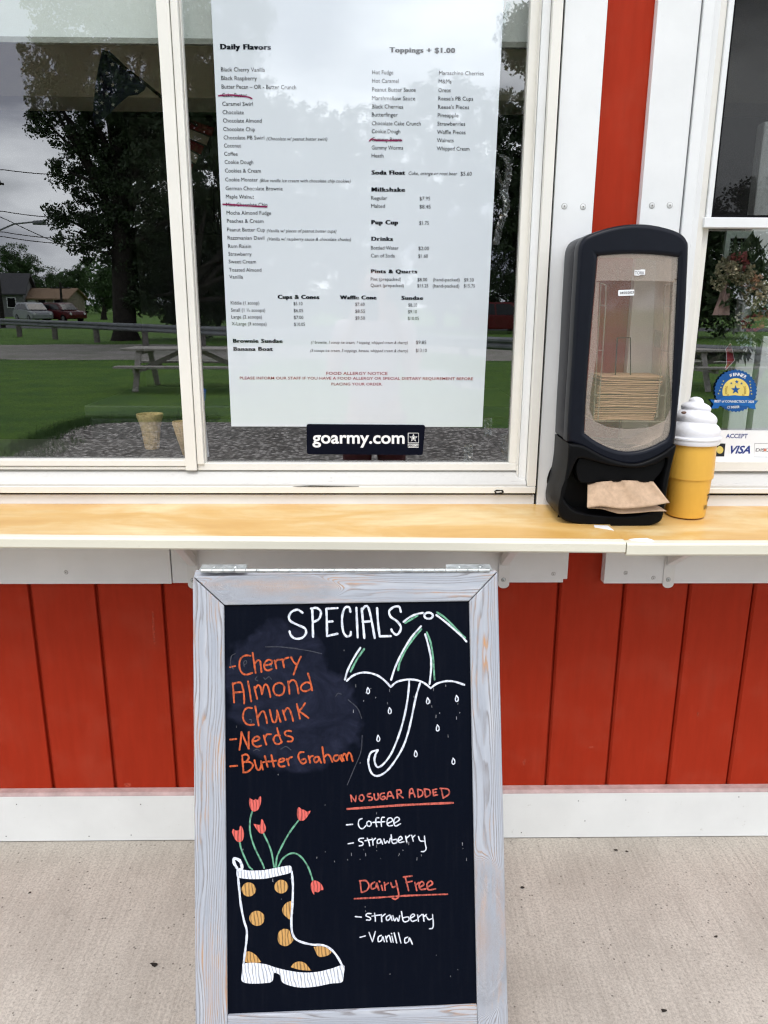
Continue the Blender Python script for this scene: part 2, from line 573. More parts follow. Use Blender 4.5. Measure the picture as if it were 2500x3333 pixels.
M['lawn'] = mat_ground('mown_grass', [(0.3, (0.036, 0.085, 0.005)), (0.55, (0.105, 0.215, 0.012)), (0.8, (0.200, 0.330, 0.036))], 22.0, 8.0, (1.3, (0.030, 0.110, 0.010), 0.6), 0.05)
M['gravel'] = mat_gravel()
M['drive'] = mat_ground('pale_gravel_drive', [(0.3, (0.20, 0.18, 0.16)), (0.7, (0.40, 0.37, 0.34))], 9.0, 8.0, (0.8, (0.10, 0.14, 0.05), 0.4))
M['asphalt'] = mat_ground('asphalt', [(0.3, (0.045, 0.046, 0.05)), (0.7, (0.075, 0.076, 0.08))], 14.0, 6.0)
M['bark'] = mat_plain('dark_bark', (0.028, 0.023, 0.019), 0.95, 0.3, 9.0)
M['leaf'] = mat_leaf('dark_leaves', (0.012, 0.028, 0.008), (0.036, 0.064, 0.020))
M['leaf2'] = mat_leaf('green_leaves', (0.030, 0.085, 0.014), (0.085, 0.165, 0.035))
M['needle'] = mat_leaf('evergreen_needles', (0.012, 0.026, 0.010), (0.030, 0.050, 0.020))
M['greyboards'] = mat_plain('weathered_grey_boards', (0.20, 0.18, 0.165), 0.85, 0.2, 12.0)
M['tableboards'] = mat_plain('sun_bleached_boards', (0.40, 0.375, 0.34), 0.85, 0.15, 12.0)
M['roomwall'] = mat_plain('beige_room_wall', (0.84, 0.77, 0.60), 0.85, 0.03, 5.0)
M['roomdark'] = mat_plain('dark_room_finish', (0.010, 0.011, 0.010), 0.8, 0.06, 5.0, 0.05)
M['shade'] = mat_plain('white_band_panel', (0.80, 0.83, 0.80), 0.8, 0.02, 5.0)
M['steel'] = mat_plain('galvanised_steel', (0.20, 0.21, 0.22), 0.6, 0.15, 3.0)
M['skin'] = mat_plain('skin', (0.58, 0.34, 0.25), 0.5, 0.04, 20.0)
M['flagblue'] = mat_plain('flag_navy_cloth', (0.012, 0.018, 0.060), 0.8)
M['flagred'] = mat_plain('flag_red_cloth', (0.13, 0.008, 0.010), 0.8)
M['starwhite'] = mat_plain('star_cloth', (0.75, 0.74, 0.70), 0.8)
M['flagwhite'] = mat_plain('flag_white_cloth', (0.34, 0.29, 0.22), 0.8)

# ------------------------------------------------------------------ mesh building
def smooth_path(pts, sub=5):
    """Catmull-Rom through the points (2-D or 3-D tuples)"""
    if len(pts) < 3:
        return [tuple(p) for p in pts]
    P = [tuple(2*a-b for a, b in zip(pts[0], pts[1]))]+[tuple(p) for p in pts]+[tuple(2*a-b for a, b in zip(pts[-1], pts[-2]))]
    o = []
    for i in range(1, len(P)-2):
        p0, p1, p2, p3 = P[i-1], P[i], P[i+1], P[i+2]
        for k in range(sub):
            t = k/sub
            o.append(tuple(0.5*((2*b)+(-a+c)*t+(2*a-5*b+4*c-d)*t*t+(-a+3*b-3*c+d)*t**3) for a, b, c, d in zip(p0, p1, p2, p3)))
    o.append(tuple(pts[-1]))
    return o

class MB:
    def __init__(self):
        self.v, self.f, self.m, self.uv = [], [], [], None
    def add(self, verts, faces, mat=0):
        b = len(self.v)
        self.v += [tuple(p) for p in verts]
        for f in faces:
            self.f.append(tuple(i+b for i in f))
            self.m.append(mat)
    def box(self, x0, x1, y0, y1, z0, z1, mat=0):
        self.hexa([(x0, y0, z0), (x1, y0, z0), (x1, y1, z0), (x0, y1, z0)], [(x0, y0, z1), (x1, y0, z1), (x1, y1, z1), (x0, y1, z1)], mat)
    def hexa(self, a, b, mat=0):
        self.add(list(a)+list(b), [(3, 2, 1, 0), (4, 5, 6, 7), (0, 1, 5, 4), (1, 2, 6, 5), (2, 3, 7, 6), (3, 0, 4, 7)], mat)
    def prism(self, front, back, mat=0):
        n = len(front)
        self.add(list(front)+list(back), [tuple(range(n)), tuple(range(2*n-1, n-1, -1))]+[(i, i+n, (i+1) % n+n, (i+1) % n) for i in range(n)], mat)
    def bar(self, p, q, w, h, mat=0, up=(0, 0, 1)):
        p, q = Vector(p), Vector(q)
        d = (q-p).normalized()
        s = d.cross(Vector(up))
        s = s.normalized() if s.length > 1e-4 else Vector((1, 0, 0))
        u = s.cross(d)
        s, u = s*w/2, u*h/2
        self.hexa([p-s-u, p+s-u, p+s+u, p-s+u], [q-s-u, q+s-u, q+s+u, q-s+u], mat)
    def tube(self, pts, r, n=8, mat=0, caps=True):
        pts = [Vector(p) for p in pts]
        rs = r if isinstance(r, (list, tuple)) else [r]*len(pts)
        ring, ref = [], None
        for i, p in enumerate(pts):
            d = (pts[min(i+1, len(pts)-1)]-pts[max(i-1, 0)]).normalized()
            if ref is None:
                ref = d.cross(Vector((0.31, 0.17, 0.93)))
                if ref.length < 1e-3:
                    ref = d.cross(Vector((1, 0, 0)))
            s = (ref-d*ref.dot(d)).normalized()
            ref = s
            u = d.cross(s)
            ring += [p+(s*math.cos(2*math.pi*k/n)+u*math.sin(2*math.pi*k/n))*rs[i] for k in range(n)]
        f = [(i*n+k, i*n+(k+1) % n, (i+1)*n+(k+1) % n, (i+1)*n+k) for i in range(len(pts)-1) for k in range(n)]
        if caps:
            f += [tuple(range(n-1, -1, -1)), tuple(range((len(pts)-1)*n, len(pts)*n))]
        self.add(ring, f, mat)
    def lathe(self, c, prof, n=32, mat=0, lean=None):
        vs, f = [], []
        for r, z in prof:
            for k in range(n):
                a = 2*math.pi*k/n
                vs.append((c[0]+r*math.cos(a), c[1]+r*math.sin(a), c[2]+z))
        for i in range(len(prof)-1):
            for k in range(n):
                f.append((i*n+k, i*n+(k+1) % n, (i+1)*n+(k+1) % n, (i+1)*n+k))
        if prof[0][0] > 1e-6:
            f.append(tuple(range(n-1, -1, -1)))
        if prof[-1][0] > 1e-6:
            f.append(tuple(range((len(prof)-1)*n, len(prof)*n)))
        self.add(vs, f, mat)
    def grid(self, rows, mat=0, closed=False):
        n = len(rows[0])
        vs = [p for r in rows for p in r]
        f = []
        for i in range(len(rows)-1):
            for k in range(n if closed else n-1):
                f.append((i*n+k, i*n+(k+1) % n, (i+1)*n+(k+1) % n, (i+1)*n+k))
        self.add(vs, f, mat)
    def ball(self, c, r, mat=0, n=8, sq=(1, 1, 1)):
        prof = [(math.sin(math.pi*i/n), -math.cos(math.pi*i/n)) for i in range(n+1)]
        vs, f = [], []
        k2 = n*2
        for s, z in prof:
            for k in range(k2):
                a = 2*math.pi*k/k2
                vs.append((c[0]+r*sq[0]*s*math.cos(a), c[1]+r*sq[1]*s*math.sin(a), c[2]+r*sq[2]*z))
        for i in range(n):
            for k in range(k2):
                f.append((i*k2+k, i*k2+(k+1) % k2, (i+1)*k2+(k+1) % k2, (i+1)*k2+k))
        self.add(vs, f, mat)
    def build(self, name, mats, parent=None, smooth=False, bevel=0.0, seg=2, angle=40):
        me = bpy.data.meshes.new(name)
        me.from_pydata([tuple(p) for p in self.v], [], self.f)
        mats = mats if isinstance(mats, (list, tuple)) else [mats]
        for k in mats:
            me.materials.append(k)
        if len(mats) > 1:
            me.polygons.foreach_set('material_index', self.m)
        if self.uv:
            ul = me.uv_layers.new(name='UVMap')
            for lp in me.loops:
                ul.data[lp.index].uv = self.uv[lp.vertex_index]
        if smooth:
            me.polygons.foreach_set('use_smooth', [True]*len(me.polygons))
            try:
                me.set_sharp_from_angle(angle=rad(angle))
            except Exception:
                pass
        me.update()
        return link(name, me, parent, bevel, seg)

def link(name, me, parent=None, bevel=0.0, seg=2):
    o = bpy.data.objects.new(name, me)
    COL.objects.link(o)
    if parent is not None:
        attach(o, parent)
    if bevel:
        b = o.modifiers.new('bevel', 'BEVEL')
        b.width = bevel
        b.segments = seg
        b.limit_method = 'ANGLE'
        b.angle_limit = rad(35)
    return o

def origin_of(o):
    p = Vector((0, 0, 0))
    while o is not None:
        if o.parent is None:
            return o.location.copy()
        o = o.parent
    return p

def attach(o, parent):
    """child meshes keep world coordinates; the thing's Empty only shifts them"""
    o.parent = parent
    if parent.parent is None and parent.type == 'EMPTY':
        o.matrix_parent_inverse = Matrix.Translation(-parent.location)

def thing(name, loc, label=None, cat=None, group=None, kind=None):
    e = bpy.data.objects.new(name, None)
    e.empty_display_size = 0.1
    COL.objects.link(e)
    e.location = loc
    return tag(e, label, cat, group, kind)

def tag(o, label=None, cat=None, group=None, kind=None):
    if label: o['label'] = label
    if cat: o['category'] = cat
    if group: o['group'] = group
    if kind: o['kind'] = kind
    return o

def copy_tree(o, parent=None):
    c = o.copy()
    COL.objects.link(c)
    if parent is not None:
        c.parent = parent
        c.matrix_parent_inverse = o.matrix_parent_inverse.copy()
    for ch in list(o.children):
        copy_tree(ch, c)
    return c

# flat marks on a surface --------------------------------------------------
def ribbon2d(path, w):
    """outline quads and round ends of a pen stroke, in plane units"""
    polys = []
    n = len(path)
    L, R = [], []
    w0 = w
    ph = path[0][0]*0.7+path[0][1]*1.3
    for i, p in enumerate(path):
        w = w0*(1.0+0.11*math.sin(ph+i*0.9)+0.07*math.sin(ph*2+i*2.3))
        a, b = path[max(i-1, 0)], path[min(i+1, n-1)]
        dx, dy = b[0]-a[0], b[1]-a[1]
        d = math.hypot(dx, dy) or 1.0
        nx, ny = -dy/d*w/2, dx/d*w/2
        L.append((p[0]+nx, p[1]+ny))
        R.append((p[0]-nx, p[1]-ny))
    for i in range(n-1):
        polys.append([L[i], R[i], R[i+1], L[i+1]])
    for e in (0, n-1):
        w = w0*0.98
        polys.append([(path[e][0]+w/2*math.cos(k*math.pi/4), path[e][1]+w/2*math.sin(k*math.pi/4)) for k in range(8)])
    return polys

class Marks:
    """pen strokes and filled shapes laid on a plane through a mapping of photograph pixels"""
    def __init__(self, mapf):
        self.b, self.map, self.k = MB(), mapf, 0
    def stroke(self, pts, w, cr, smooth=True, jit=0.0):
        pts = [cr(p) for p in pts]
        if smooth:
            pts = smooth_path(pts, 5)
        self.k += 1
        off = 0.0000025*(self.k % 40)
        for poly in ribbon2d(pts, w):
            self.b.add([self.map(x, y, off) for x, y in poly], [tuple(range(len(poly)))])
            off += 0.0000002
    def fill(self, pts, cr, smooth=True):
        pts = [cr(p) for p in pts]
        if smooth:
            pts = smooth_path(pts+[pts[0]], 4)[:-1]
        self.k += 1
        self.b.add([self.map(x, y, 0.0) for x, y in pts], [tuple(range(len(pts)))])
    def build(self, name, mat, parent):
        return self.b.build(name, mat, parent)

# lettering ----------------------------------------------------------------
TEXTS = []
def text_later(body, to, **kw):
    """queue a text curve; 'to' receives its outline mesh in text units"""
    TEXTS.append((body, to, kw))

def flush_texts():
    tmp = []
    for body, to, kw in TEXTS:
        cu = bpy.data.curves.new('lettering', 'FONT')
        cu.body = body
        cu.size = 1.0
        cu.resolution_u = kw.get('res', 3)
        cu.shear = kw.get('shear', 0.0)
        cu.offset = kw.get('offset', 0.0)
        cu.space_character = kw.get('space', 1.0)
        o = bpy.data.objects.new('lettering', cu)
        COL.objects.link(o)
        tmp.append((o, to))
    bpy.context.view_layer.update()
    dg = bpy.context.evaluated_depsgraph_get()
    for o, to in tmp:
        me = bpy.data.meshes.new_from_object(o.evaluated_get(dg))
        vs = [tuple(v.co) for v in me.vertices]
        fs = [tuple(p.vertices) for p in me.polygons]
        to(vs, fs)
        bpy.data.meshes.remove(me)
    for o, to in tmp:
        cu = o.data
        bpy.data.objects.remove(o)
        bpy.data.curves.remove(cu)
    TEXTS.clear()

CAP = 0.729   # cap height of the built-in face at size 1 (measured below)

def place_text(mb, body, p0, p1, cap, normal, mat=0, upv=None, **kw):
    """fit the words between two real points (baseline ends); cap height in metres"""
    p0, p1 = Vector(p0), Vector(p1)
    nrm = Vector(normal)
    def to(vs, fs):
        if not vs:
            return
        x0 = min(v[0] for v in vs); x1 = max(v[0] for v in vs)
        ex = (p1-p0)
        L = ex.length
        ex = ex/L
        ey = upv if upv is not None else nrm.cross(ex)
        sx = L/(x1-x0)
        sy = cap/CAP
        fn = kw.get('bend')
        out = []
        for v in vs:
            q = p0+ex*((v[0]-x0)*sx)+ey*(v[1]*sy)+nrm*kw.get('lift', 0.0)
            out.append(fn(q) if fn else q)
        mb.add(out, fs, mat)
    text_later(body, to, **kw)

# ------------------------------------------------------------------ ground, lawn, drive, road
def sheet(name, pts, z, mat, kind='structure', label=None):
    b = MB()
    b.add([(x, y, z) for x, y in pts], [tuple(range(len(pts)))])
    o = b.build(name, mat)
    o['kind'] = kind
    return o

sheet('lawn', [(-320, 60), (-320, -420), (320, -420), (320, 60)], -0.06, M['lawn'])
slab = MB()
slab.box(-6, 6, -2.75, 0.0, -0.12, 0.0)
o = slab.build('sidewalk', M['concrete'], bevel=0.004)
o['kind'] = 'structure'
gx = [GZ(48, 1477, -0.05), GZ(120, 1440, -0.05), GZ(193, 1404, -0.05), GZ(250, 1388, -0.05), GZ(313, 1378, -0.05), GZ(470, 1372, -0.05), GZ(700, 1374, -0.05)]
gp = [(8, -2.75), (-3.2, -2.75), (-3.3, -4.6)]+[(p.x, p.y) for p in gx]+[(2.5, -7.9), (8, -8.2)]
sheet('gravel_patch', gp, -0.052, M['gravel'])
d0, d1 = GZ(300, 1168, -0.05).y, GZ(300, 1122, -0.05).y
rng = random.Random(4)
dp = [(x, d0+rng.uniform(-0.5, 0.5)) for x in range(-40, 41, 2)]+[(x, d1+rng.uniform(-0.6, 0.6)) for x in range(40, -41, -2)]
sheet('gravel_drive', dp, -0.054, M['drive'])
sheet('road', [(-160, -50), (160, -47), (160, -55), (-160, -59)], -0.05, M['asphalt'])

# ------------------------------------------------------------------ the stand itself
stand = thing('ice_cream_stand', (0, 0, 0), 'red and white painted wooden ice cream stand with two service windows', 'building')

# siding: vertical tongue and groove boards, one mesh
sd = MB()
pitch, w0 = 0.1767, -0.909
def board_run(x0, x1, z0, z1):
    sd.box(x0, x1, 0.014, 0.05, z0, z1)
    k = math.floor((x0-w0)/pitch)
    x = w0+k*pitch
    while x < x1:
        a, b_ = max(x+0.0035, x0), min(x+pitch-0.0035, x1)
        if b_-a > 0.004:
            pr = [(a, 0.014), (a, 0.006), (a+0.0055, 0.0), (b_-0.0015, 0.0), (b_, 0.002), (b_, 0.014)]
            sd.prism([(p[0], p[1], z0) for p in pr], [(p[0], p[1], z1) for p in pr])
        x += pitch
board_run(-6, 6, 0.02, 1.0)
sd.box(0.424, 0.729, 0.003, 0.05, 1.0, 3.0)
sd.box(-6, 6, 0.003, 0.05, 2.62, 3.0)
sd.box(-6, -1.62, 0.003, 0.05, 1.0, 2.62)
sd.box(1.75, 6, 0.003, 0.05, 1.0, 2.62)
sd.build('siding', M['red'], stand)

bb = MB()
pr = [(0.0, 0.003), (-0.025, 0.003), (-0.025, 0.150), (-0.019, 0.1585), (0.0, 0.160)]
bb.prism([(-6, y, z) for y, z in pr], [(6, y, z) for y, z in pr])
bb.build('baseboard', M['baseboard'], stand)
shade_grm = MB()
shade_grm.box(-6, 6, -0.0225, 0.0, 0.0002, 0.0029)  # dark strip below the baseboard: contact shadow and grime put into colour
shade_grm.build('base_shadow_grime', M['dark'], stand)
for a, c in ((54, 2618), (458, 2618), (427, 2718), (2037, 2604), (2405, 2594), (1697, 2710), (1883, 2607), (1904, 2672), (290, 2722), (20, 2722)):
    g_ = MB()
    p = PY(a, c, -0.0252)
    g_.tube([(p.x, -0.0249, p.z), (p.x, -0.0254, p.z)], 0.0016, 8)
    g_.build('nail_hole', M['dark'], stand)
ch = MB()
ch.add([(-6, -0.0254, 0.1502), (6, -0.0254, 0.1502), (6, -0.0192, 0.1589), (-6, -0.0192, 0.1589)], [(0, 1, 2, 3)])
ch.add([(-6, -0.0192, 0.1589), (6, -0.0192, 0.1589), (6, -0.0005, 0.1604), (-6, -0.0005, 0.1604)], [(0, 1, 2, 3)])
ch.build('chamfer', M['pink'], stand)

def scuff(parent, pts):
    b = MB()
    q = [PY(x, y, -0.0004) for x, y in smooth_path(pts+[pts[0]], 4)[:-1]]
    b.add([tuple(p) for p in q], [tuple(range(len(q)))])
    b.build('paint_scuff', SCUFF, parent)
SCUFF = mat_plain('rubbed_red_paint', (0.44, 0.065, 0.035), 0.7, 0.25, 160.0, 0.1)
for pts in ([(494, 1990), (500, 1992), (503, 2040), (506, 2098), (499, 2085), (496, 2040)], [(404, 2550), (424, 2548), (424, 2560), (408, 2562)],
            [(1918, 2430), (1932, 2428), (1930, 2434), (1916, 2435)], [(1700, 2480), (1712, 2470), (1706, 2492)], [(2268, 2320), (2276, 2318), (2272, 2334)]):
    scuff(stand, pts)

def screws(name, pts, parent, r=0.005, mat='screw'):
    for p in pts:
        b = MB()
        b.tube([(p.x, p.y, p.z), (p.x, p.y-0.0012, p.z)], r, 14)
        b.tube([(p.x, p.y-0.0012, p.z), (p.x, p.y-0.0022, p.z)], [r*0.92, r*0.55], 14)
        b.tube([(p.x, p.y-0.0020, p.z), (p.x, p.y-0.0024, p.z)], r*0.30, 6, 1)
        b.tube([(p.x, p.y, p.z), (p.x, p.y-0.0004, p.z)], r*1.12, 14, 1)
        b.build(name, [M[mat], M['greyboards']], parent, smooth=True)

# vertical trim boards
for x0, x1, px in ((0.4275, 0.521, ((1837, 671), (1898, 673))), (0.632, 0.7285, ((2122, 669), (2180, 668)))):
    t = MB()
    t.box(x0, x1, -0.02, 0.003, 0.80, 3.0)
    tb = t.build('trim_board', M['white'], stand, bevel=0.0012)
    screws('screw', [PY(a, b, -0.02) for a, b in px], tb, 0.0062)

# apron boards below the shelves
ap = MB()
ap.box(-6, -0.5215, -0.03, 0.0, 0.792, 0.972)
ap.box(-0.519, 0.508, -0.0285, 0.0, 0.7935, 0.972)
a1 = ap.build('apron_board', M['white'], stand, bevel=0.0012)
screws('screw', [PY(215, 1863, -0.03), PY(1802, 1868, -0.0285)], a1, 0.005)
ap = MB()
ap.box(0.616, 6, -0.03, 0.0, 0.791, 0.970)
a2 = ap.build('apron_board', M['white'], stand, bevel=0.0012)
screws('screw', [PY(2037, 1865, -0.03), PY(2127, 1881, -0.03)], a2, 0.005)

# ---- service window
zz = lambda y, Y=0.0: PY(900, y, Y).z
xx = lambda x, Y=0.0, y=1500: PY(x, y, Y).x
TOP = 2.62
wf = MB()
xo = 0.4215
wf.box(-1.62, xo, -0.016, 0.02, 0.985, zz(1610.5, -0.016), 0)                 # band at the shelf
wf.box(-1.62, xo-0.001, -0.030, 0.02, zz(1605.5, -0.03), zz(1584, -0.03), 1)   # casing foot
zs0, zs1 = zz(1581, -0.027), zz(1533, 0.004)
wf.hexa([(-1.62, -0.027, zs0-0.0045), (xo-0.024, -0.027, zs0-0.0045), (xo-0.024, 0.03, zs0-0.0045), (-1.62, 0.03, zs0-0.0045)],
        [(-1.62, -0.027, zs0+0.004), (xo-0.024, -0.027, zs0+0.004), (xo-0.024, 0.03, zs1+0.004), (-1.62, 0.03, zs1+0.004)], 2)
wf.box(xo-0.0225, xo, -0.028, 0.02, zz(1583, -0.03), TOP, 1)                   # casing
wf.box(xo-0.0420, xo-0.0235, -0.010, 0.03, zs0+0.002, TOP, 0)                  # jamb
wf.box(xo-0.0450, xo-0.0425, -0.004, 0.03, zs0+0.002, TOP, 1)
wf.box(-1.62, xo, -0.028, 0.03, TOP, TOP+0.05, 1)
wf.box(-1.66, -1.62, -0.028, 0.03, 0.985, TOP+0.05, 1)
win = wf.build('window', [M['white'], M['cream'], M['sill']], stand, bevel=0.002)

sh = MB()   # left sash: bottom rail and meeting stile
xs0, xs1 = xx(602.5, 0.0), xx(640, 0.0)
sh.box(-1.61, xs0, 0.004, 0.03, zz(1518, 0.004), zz(1498, 0.004))
sh.box(-1.61, xs0, 0.008, 0.03, zs1+0.002, zz(1519.5, 0.008))
sh.box(xs0, xs1-0.001, 0.0, 0.03, zz(1532, 0.0), TOP)
sh.build('sash', M['cream'], win, bevel=0.0015)
sh = MB()   # right sash
xs2 = xx(664, 0.006)
sh.box(xs1+0.0005, xs2, 0.004, 0.034, zz(1512, 0.004), TOP)
sh.box(xs2+0.0002, xs2+0.003, 0.018, 0.034, zz(1512, 0.004), TOP)
sh.box(xs1+0.0005, xx(1687, 0.01), 0.010, 0.034, zz(1531, 0.010), zz(1508, 0.010))
sh.box(xx(1658, 0.01), xx(1686, 0.01), 0.0125, 0.034, zz(1508, 0.01)+0.0002, TOP)
sh.build('sash', M['cream'], win, bevel=0.0015)

def pane(x0, x1, z0, z1, y, parent, mat='glass'):
    g = MB()
    g.add([(x0, y, z0), (x1, y, z0), (x1, y, z1), (x0, y, z1)], [(0, 1, 2, 3)], 0)
    g.add([(x0, y+0.004, z0), (x1, y+0.004, z0), (x1, y+0.004, z1), (x0, y+0.004, z1)], [(3, 2, 1, 0)], 1)
    return g.build('glass', [M[mat], M['clearglass']], parent)
pane(-1.61, xs0+0.001, zz(1500, GLASS_Y), TOP, GLASS_Y-0.004, win)
pane(xs2, xx(1664, GLASS_Y), zz(1510, GLASS_Y), TOP, GLASS_Y, win)

# dirt line and chipped gap under the casing
gp_ = MB()
gp_.box(-1.6, xo-0.004, -0.0120, 0.0, zz(1610.5, -0.016), zz(1605.5, -0.03))
gp_.box(xo+0.0003, 0.4272, -0.010, 0.0, 1.0, TOP)
gp_.build('gap', M['dark'], win)
g2 = MB()
cz = crop(1150, 750, 0.4295)
q = [cz(p) for p in ((1068, 1975), (1085, 1965), (1135, 1968), (1142, 1985), (1120, 1996), (1075, 1998))]
g2.add([PY(a, b, -0.0312) for a, b in q], [tuple(range(6))])
q = [cz(p) for p in ((1078, 1979), (1120, 1974), (1128, 1984), (1088, 1989))]
g2.add([PY(a, b, -0.0316) for a, b in q], [tuple(range(4))], 1)
g2.build('paint_chip', [M['dark'], M['sill']], win)
g3 = MB()
q = [(950, 1583), (1010, 1580), (1080, 1581), (1170, 1582.5), (1168, 1584), (1050, 1584.5), (960, 1584)]
g3.add([PY(a, b, -0.0318) for a, b in q], [tuple(range(7))])
g3.build('paint_crack', M['dark'], win)

# ---- right-hand window
wf = MB()
cz = crop(1700, 650, 0.4972)
xl = 0.7305
xr = 1.75
wf.box(xl, xr, -0.016, 0.02, 0.985, zz(1612, -0.016), 0)
wf.box(xl+0.001, xr, -0.030, 0.02, zz(1606, -0.03), zz(1588, -0.03), 1)
zs0 = zz(1585, -0.027)
zs1 = zz(1537, 0.004)
wf.hexa([(xl+0.024, -0.027, zs0-0.0045), (xr, -0.027, zs0-0.0045), (xr, 0.03, zs0-0.0045), (xl+0.024, 0.03, zs0-0.0045)],
        [(xl+0.024, -0.027, zs0+0.004), (xr, -0.027, zs0+0.004), (xr, 0.03, zs1+0.004), (xl+0.024, 0.03, zs1+0.004)], 2)
wf.box(xl+0.0015, xl+0.0265, -0.026, 0.02, zz(1587, -0.03), TOP, 0)
wf.box(xl+0.0275, xl+0.045, -0.012, 0.03, zs0+0.002, TOP, 0)
wf.box(xl+0.0455, xl+0.062, -0.004, 0.03, zs0+0.002, TOP, 1)
wf.box(xl, xr, -0.028, 0.03, TOP, TOP+0.05, 1)
wf.box(xr, xr+0.04, -0.028, 0.03, 0.985, TOP+0.05, 1)
win2 = wf.build('window', [M['white'], M['cream'], M['sill']], stand, bevel=0.002)
sh = MB()   # lower sash
sh.box(xl+0.0625, xl+0.0795, 0.008, 0.034, zs1+0.003, 1.682)
sh.box(xl+0.0625, xr, 0.006, 0.034, zs1+0.003, zz(1500, 0.01))
sh.build('sash', M['cream'], win2, bevel=0.0015)
sh = MB()   # screen frame
zr1, zr0 = PY(2320, 707.5, -0.01).z, PY(2300, 741, -0.01).z
xs = PY(2316, 707, -0.01).x
sh.box(xl+0.058, xr, -0.014, 0.02, zr0, zr1)
sh.box(xl+0.0625, xs, -0.010, 0.02, zr1+0.0004, TOP)
fr = sh.build('screen_frame', M['white'], win2, bevel=0.0015)
sh = MB()
sh.box(xs, xr, -0.007, -0.002, zr1+0.0006, zr1+0.006)
sh.box(xs, xs+0.0045, -0.007, -0.002, zr1+0.006, TOP)
sh.build('gasket', M['blackmatt'], win2)
pane(xl+0.079, xr, zz(1502, GLASS_Y), 1.70, GLASS_Y, win2)
pane(xs+0.004, xr, zr1+0.004, TOP, 0.012, win2, 'glassdim')
g = MB()
g.add([(xs+0.0045, -0.003, zr1+0.006), (xr, -0.003, zr1+0.006), (xr, -0.003, TOP), (xs+0.0045, -0.003, TOP)], [(0, 1, 2, 3)])
def mat_screen():
    t = NT('insect_screen_mesh')
    t.t.nodes.remove(t.p)
    d = t.n('BsdfDiffuse')
    d.inputs['Color'].default_value = (0.015, 0.015, 0.015, 1)
    tr = t.n('BsdfTransparent')
    m_ = t.n('MixShader')
    m_.inputs[0].default_value = 0.50   # share of the view the fine dark wires cover
    t.l(tr.outputs[0], m_.inputs[1])
    t.l(d.outputs[0], m_.inputs[2])
    t.l(m_.outputs[0], t.out.inputs['Surface'])
    return t.mat
g.build('insect_screen', mat_screen(), win2)
gp_ = MB()
gp_.box(xl+0.003, xr, -0.0120, 0.0, zz(1611.5, -0.016), zz(1606.5, -0.03))
gp_.box(0.7287, xl-0.0002, -0.012, 0.0, 1.0, TOP)
gp_.build('gap', M['dark'], win2)

# ---- roof, eave and the room behind the windows
rm = MB()
rm.box(-6, 6, -0.15, 3.4, 3.0, 3.12)
rm.build('roof', M['white'], stand)
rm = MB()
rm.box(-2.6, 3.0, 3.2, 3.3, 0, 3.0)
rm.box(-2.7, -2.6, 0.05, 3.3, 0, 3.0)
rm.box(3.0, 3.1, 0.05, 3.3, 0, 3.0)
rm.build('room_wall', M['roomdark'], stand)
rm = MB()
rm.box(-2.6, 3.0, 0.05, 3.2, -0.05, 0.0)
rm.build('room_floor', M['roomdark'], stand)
rm = MB()
zb0 = 1.5+(1.20+1.933)*math.tan(rad(13.15))
rm.box(-2.6, 3.0, 1.20, 1.42, zb0, 3.0)
rm.build('ceiling_beam', M['roomwall'], stand)
rm = MB()
rm.box(-1.62, 0.36, 0.045, 0.36, 1.085, 1.108)
rm.build('inside_sill', mat_plain('dark_inside_sill', (0.045, 0.042, 0.038), 0.6), stand, bevel=0.002)

# ------------------------------------------------------------------ counter shelves on brackets
def shelf(x0, x1, zf0, zf1, zb, th, label, xr_end=None):
    root = thing('counter_shelf', ((x0+x1)/2 if x1 < 3 else x0, -0.15, zb), label, 'shelf', 'counter shelves below the windows')
    e = 0.022
    b = MB()
    def z(x, y):
        f = (x-x0)/(x1-x0)
        zf = zf0+(zf1-zf0)*max(0, (f-0.5)*2)
        return zb+(zf-zb)*(-y/0.30)
    n = 40
    top, bot, ft, fb = [], [], [], []
    for k in range(n+1):
        x = x0+(x1-x0)*k/n
        top.append((x, z(x, 0), z(x, -0.30+e)))
    rows_t, rows_b = [], []
    ys = [-0.0165, -0.10, -0.19, -0.30+e]
    for y in ys:
        rows_t.append([(x0+(x1-x0)*k/n, y, z(x0+(x1-x0)*k/n, y)) for k in range(n+1)])
        rows_b.append([(x0+(x1-x0)*k/n, y, z(x0+(x1-x0)*k/n, y)-th) for k in range(n+1)])
    ring = [rows_t[k] for k in range(4)]+[rows_b[k] for k in (3, 2, 1, 0)]
    b.grid([[r[k] for r in ring] for k in range(n+1)], 0, True)
    b.add([r[0] for r in ring], [tuple(range(7, -1, -1))])
    b.add([r[-1] for r in ring], [tuple(range(8))])
    b.build('board', M['shelf'], root)
    c = MB()
    prof = [(-0.30+e+0.0003, 0.0004), (-0.296, 0.0006), (-0.2985, -0.0012), (-0.300, -0.004), (-0.300, -th+0.004), (-0.297, -th), (-0.30+e+0.0003, -th)]
    c.grid([[(x0+(x1-x0)*k/n, y, z(x0+(x1-x0)*k/n, y)+dz) for y, dz in prof] for k in range(n+1)], 0, True)
    c.add([(x0, y, z(x0, y)+dz) for y, dz in prof], [tuple(range(6, -1, -1))])
    c.add([(x1, y, z(x1, y)+dz) for y, dz in prof], [tuple(range(7))])
    c.build('front_edge', M['edge'], root)
    return root
shelf_l = shelf(-2.6, 0.5715, 1.0035, 0.9885, 1.0055, 0.0255, 'long mustard yellow wooden shelf with an ivory front edge under the menu window')
shelf_r = shelf(0.5745, 2.6, 0.9860, 0.9900, 1.0000, 0.0290, 'worn honey yellow shelf under the ice cream cup with ivory front edge')

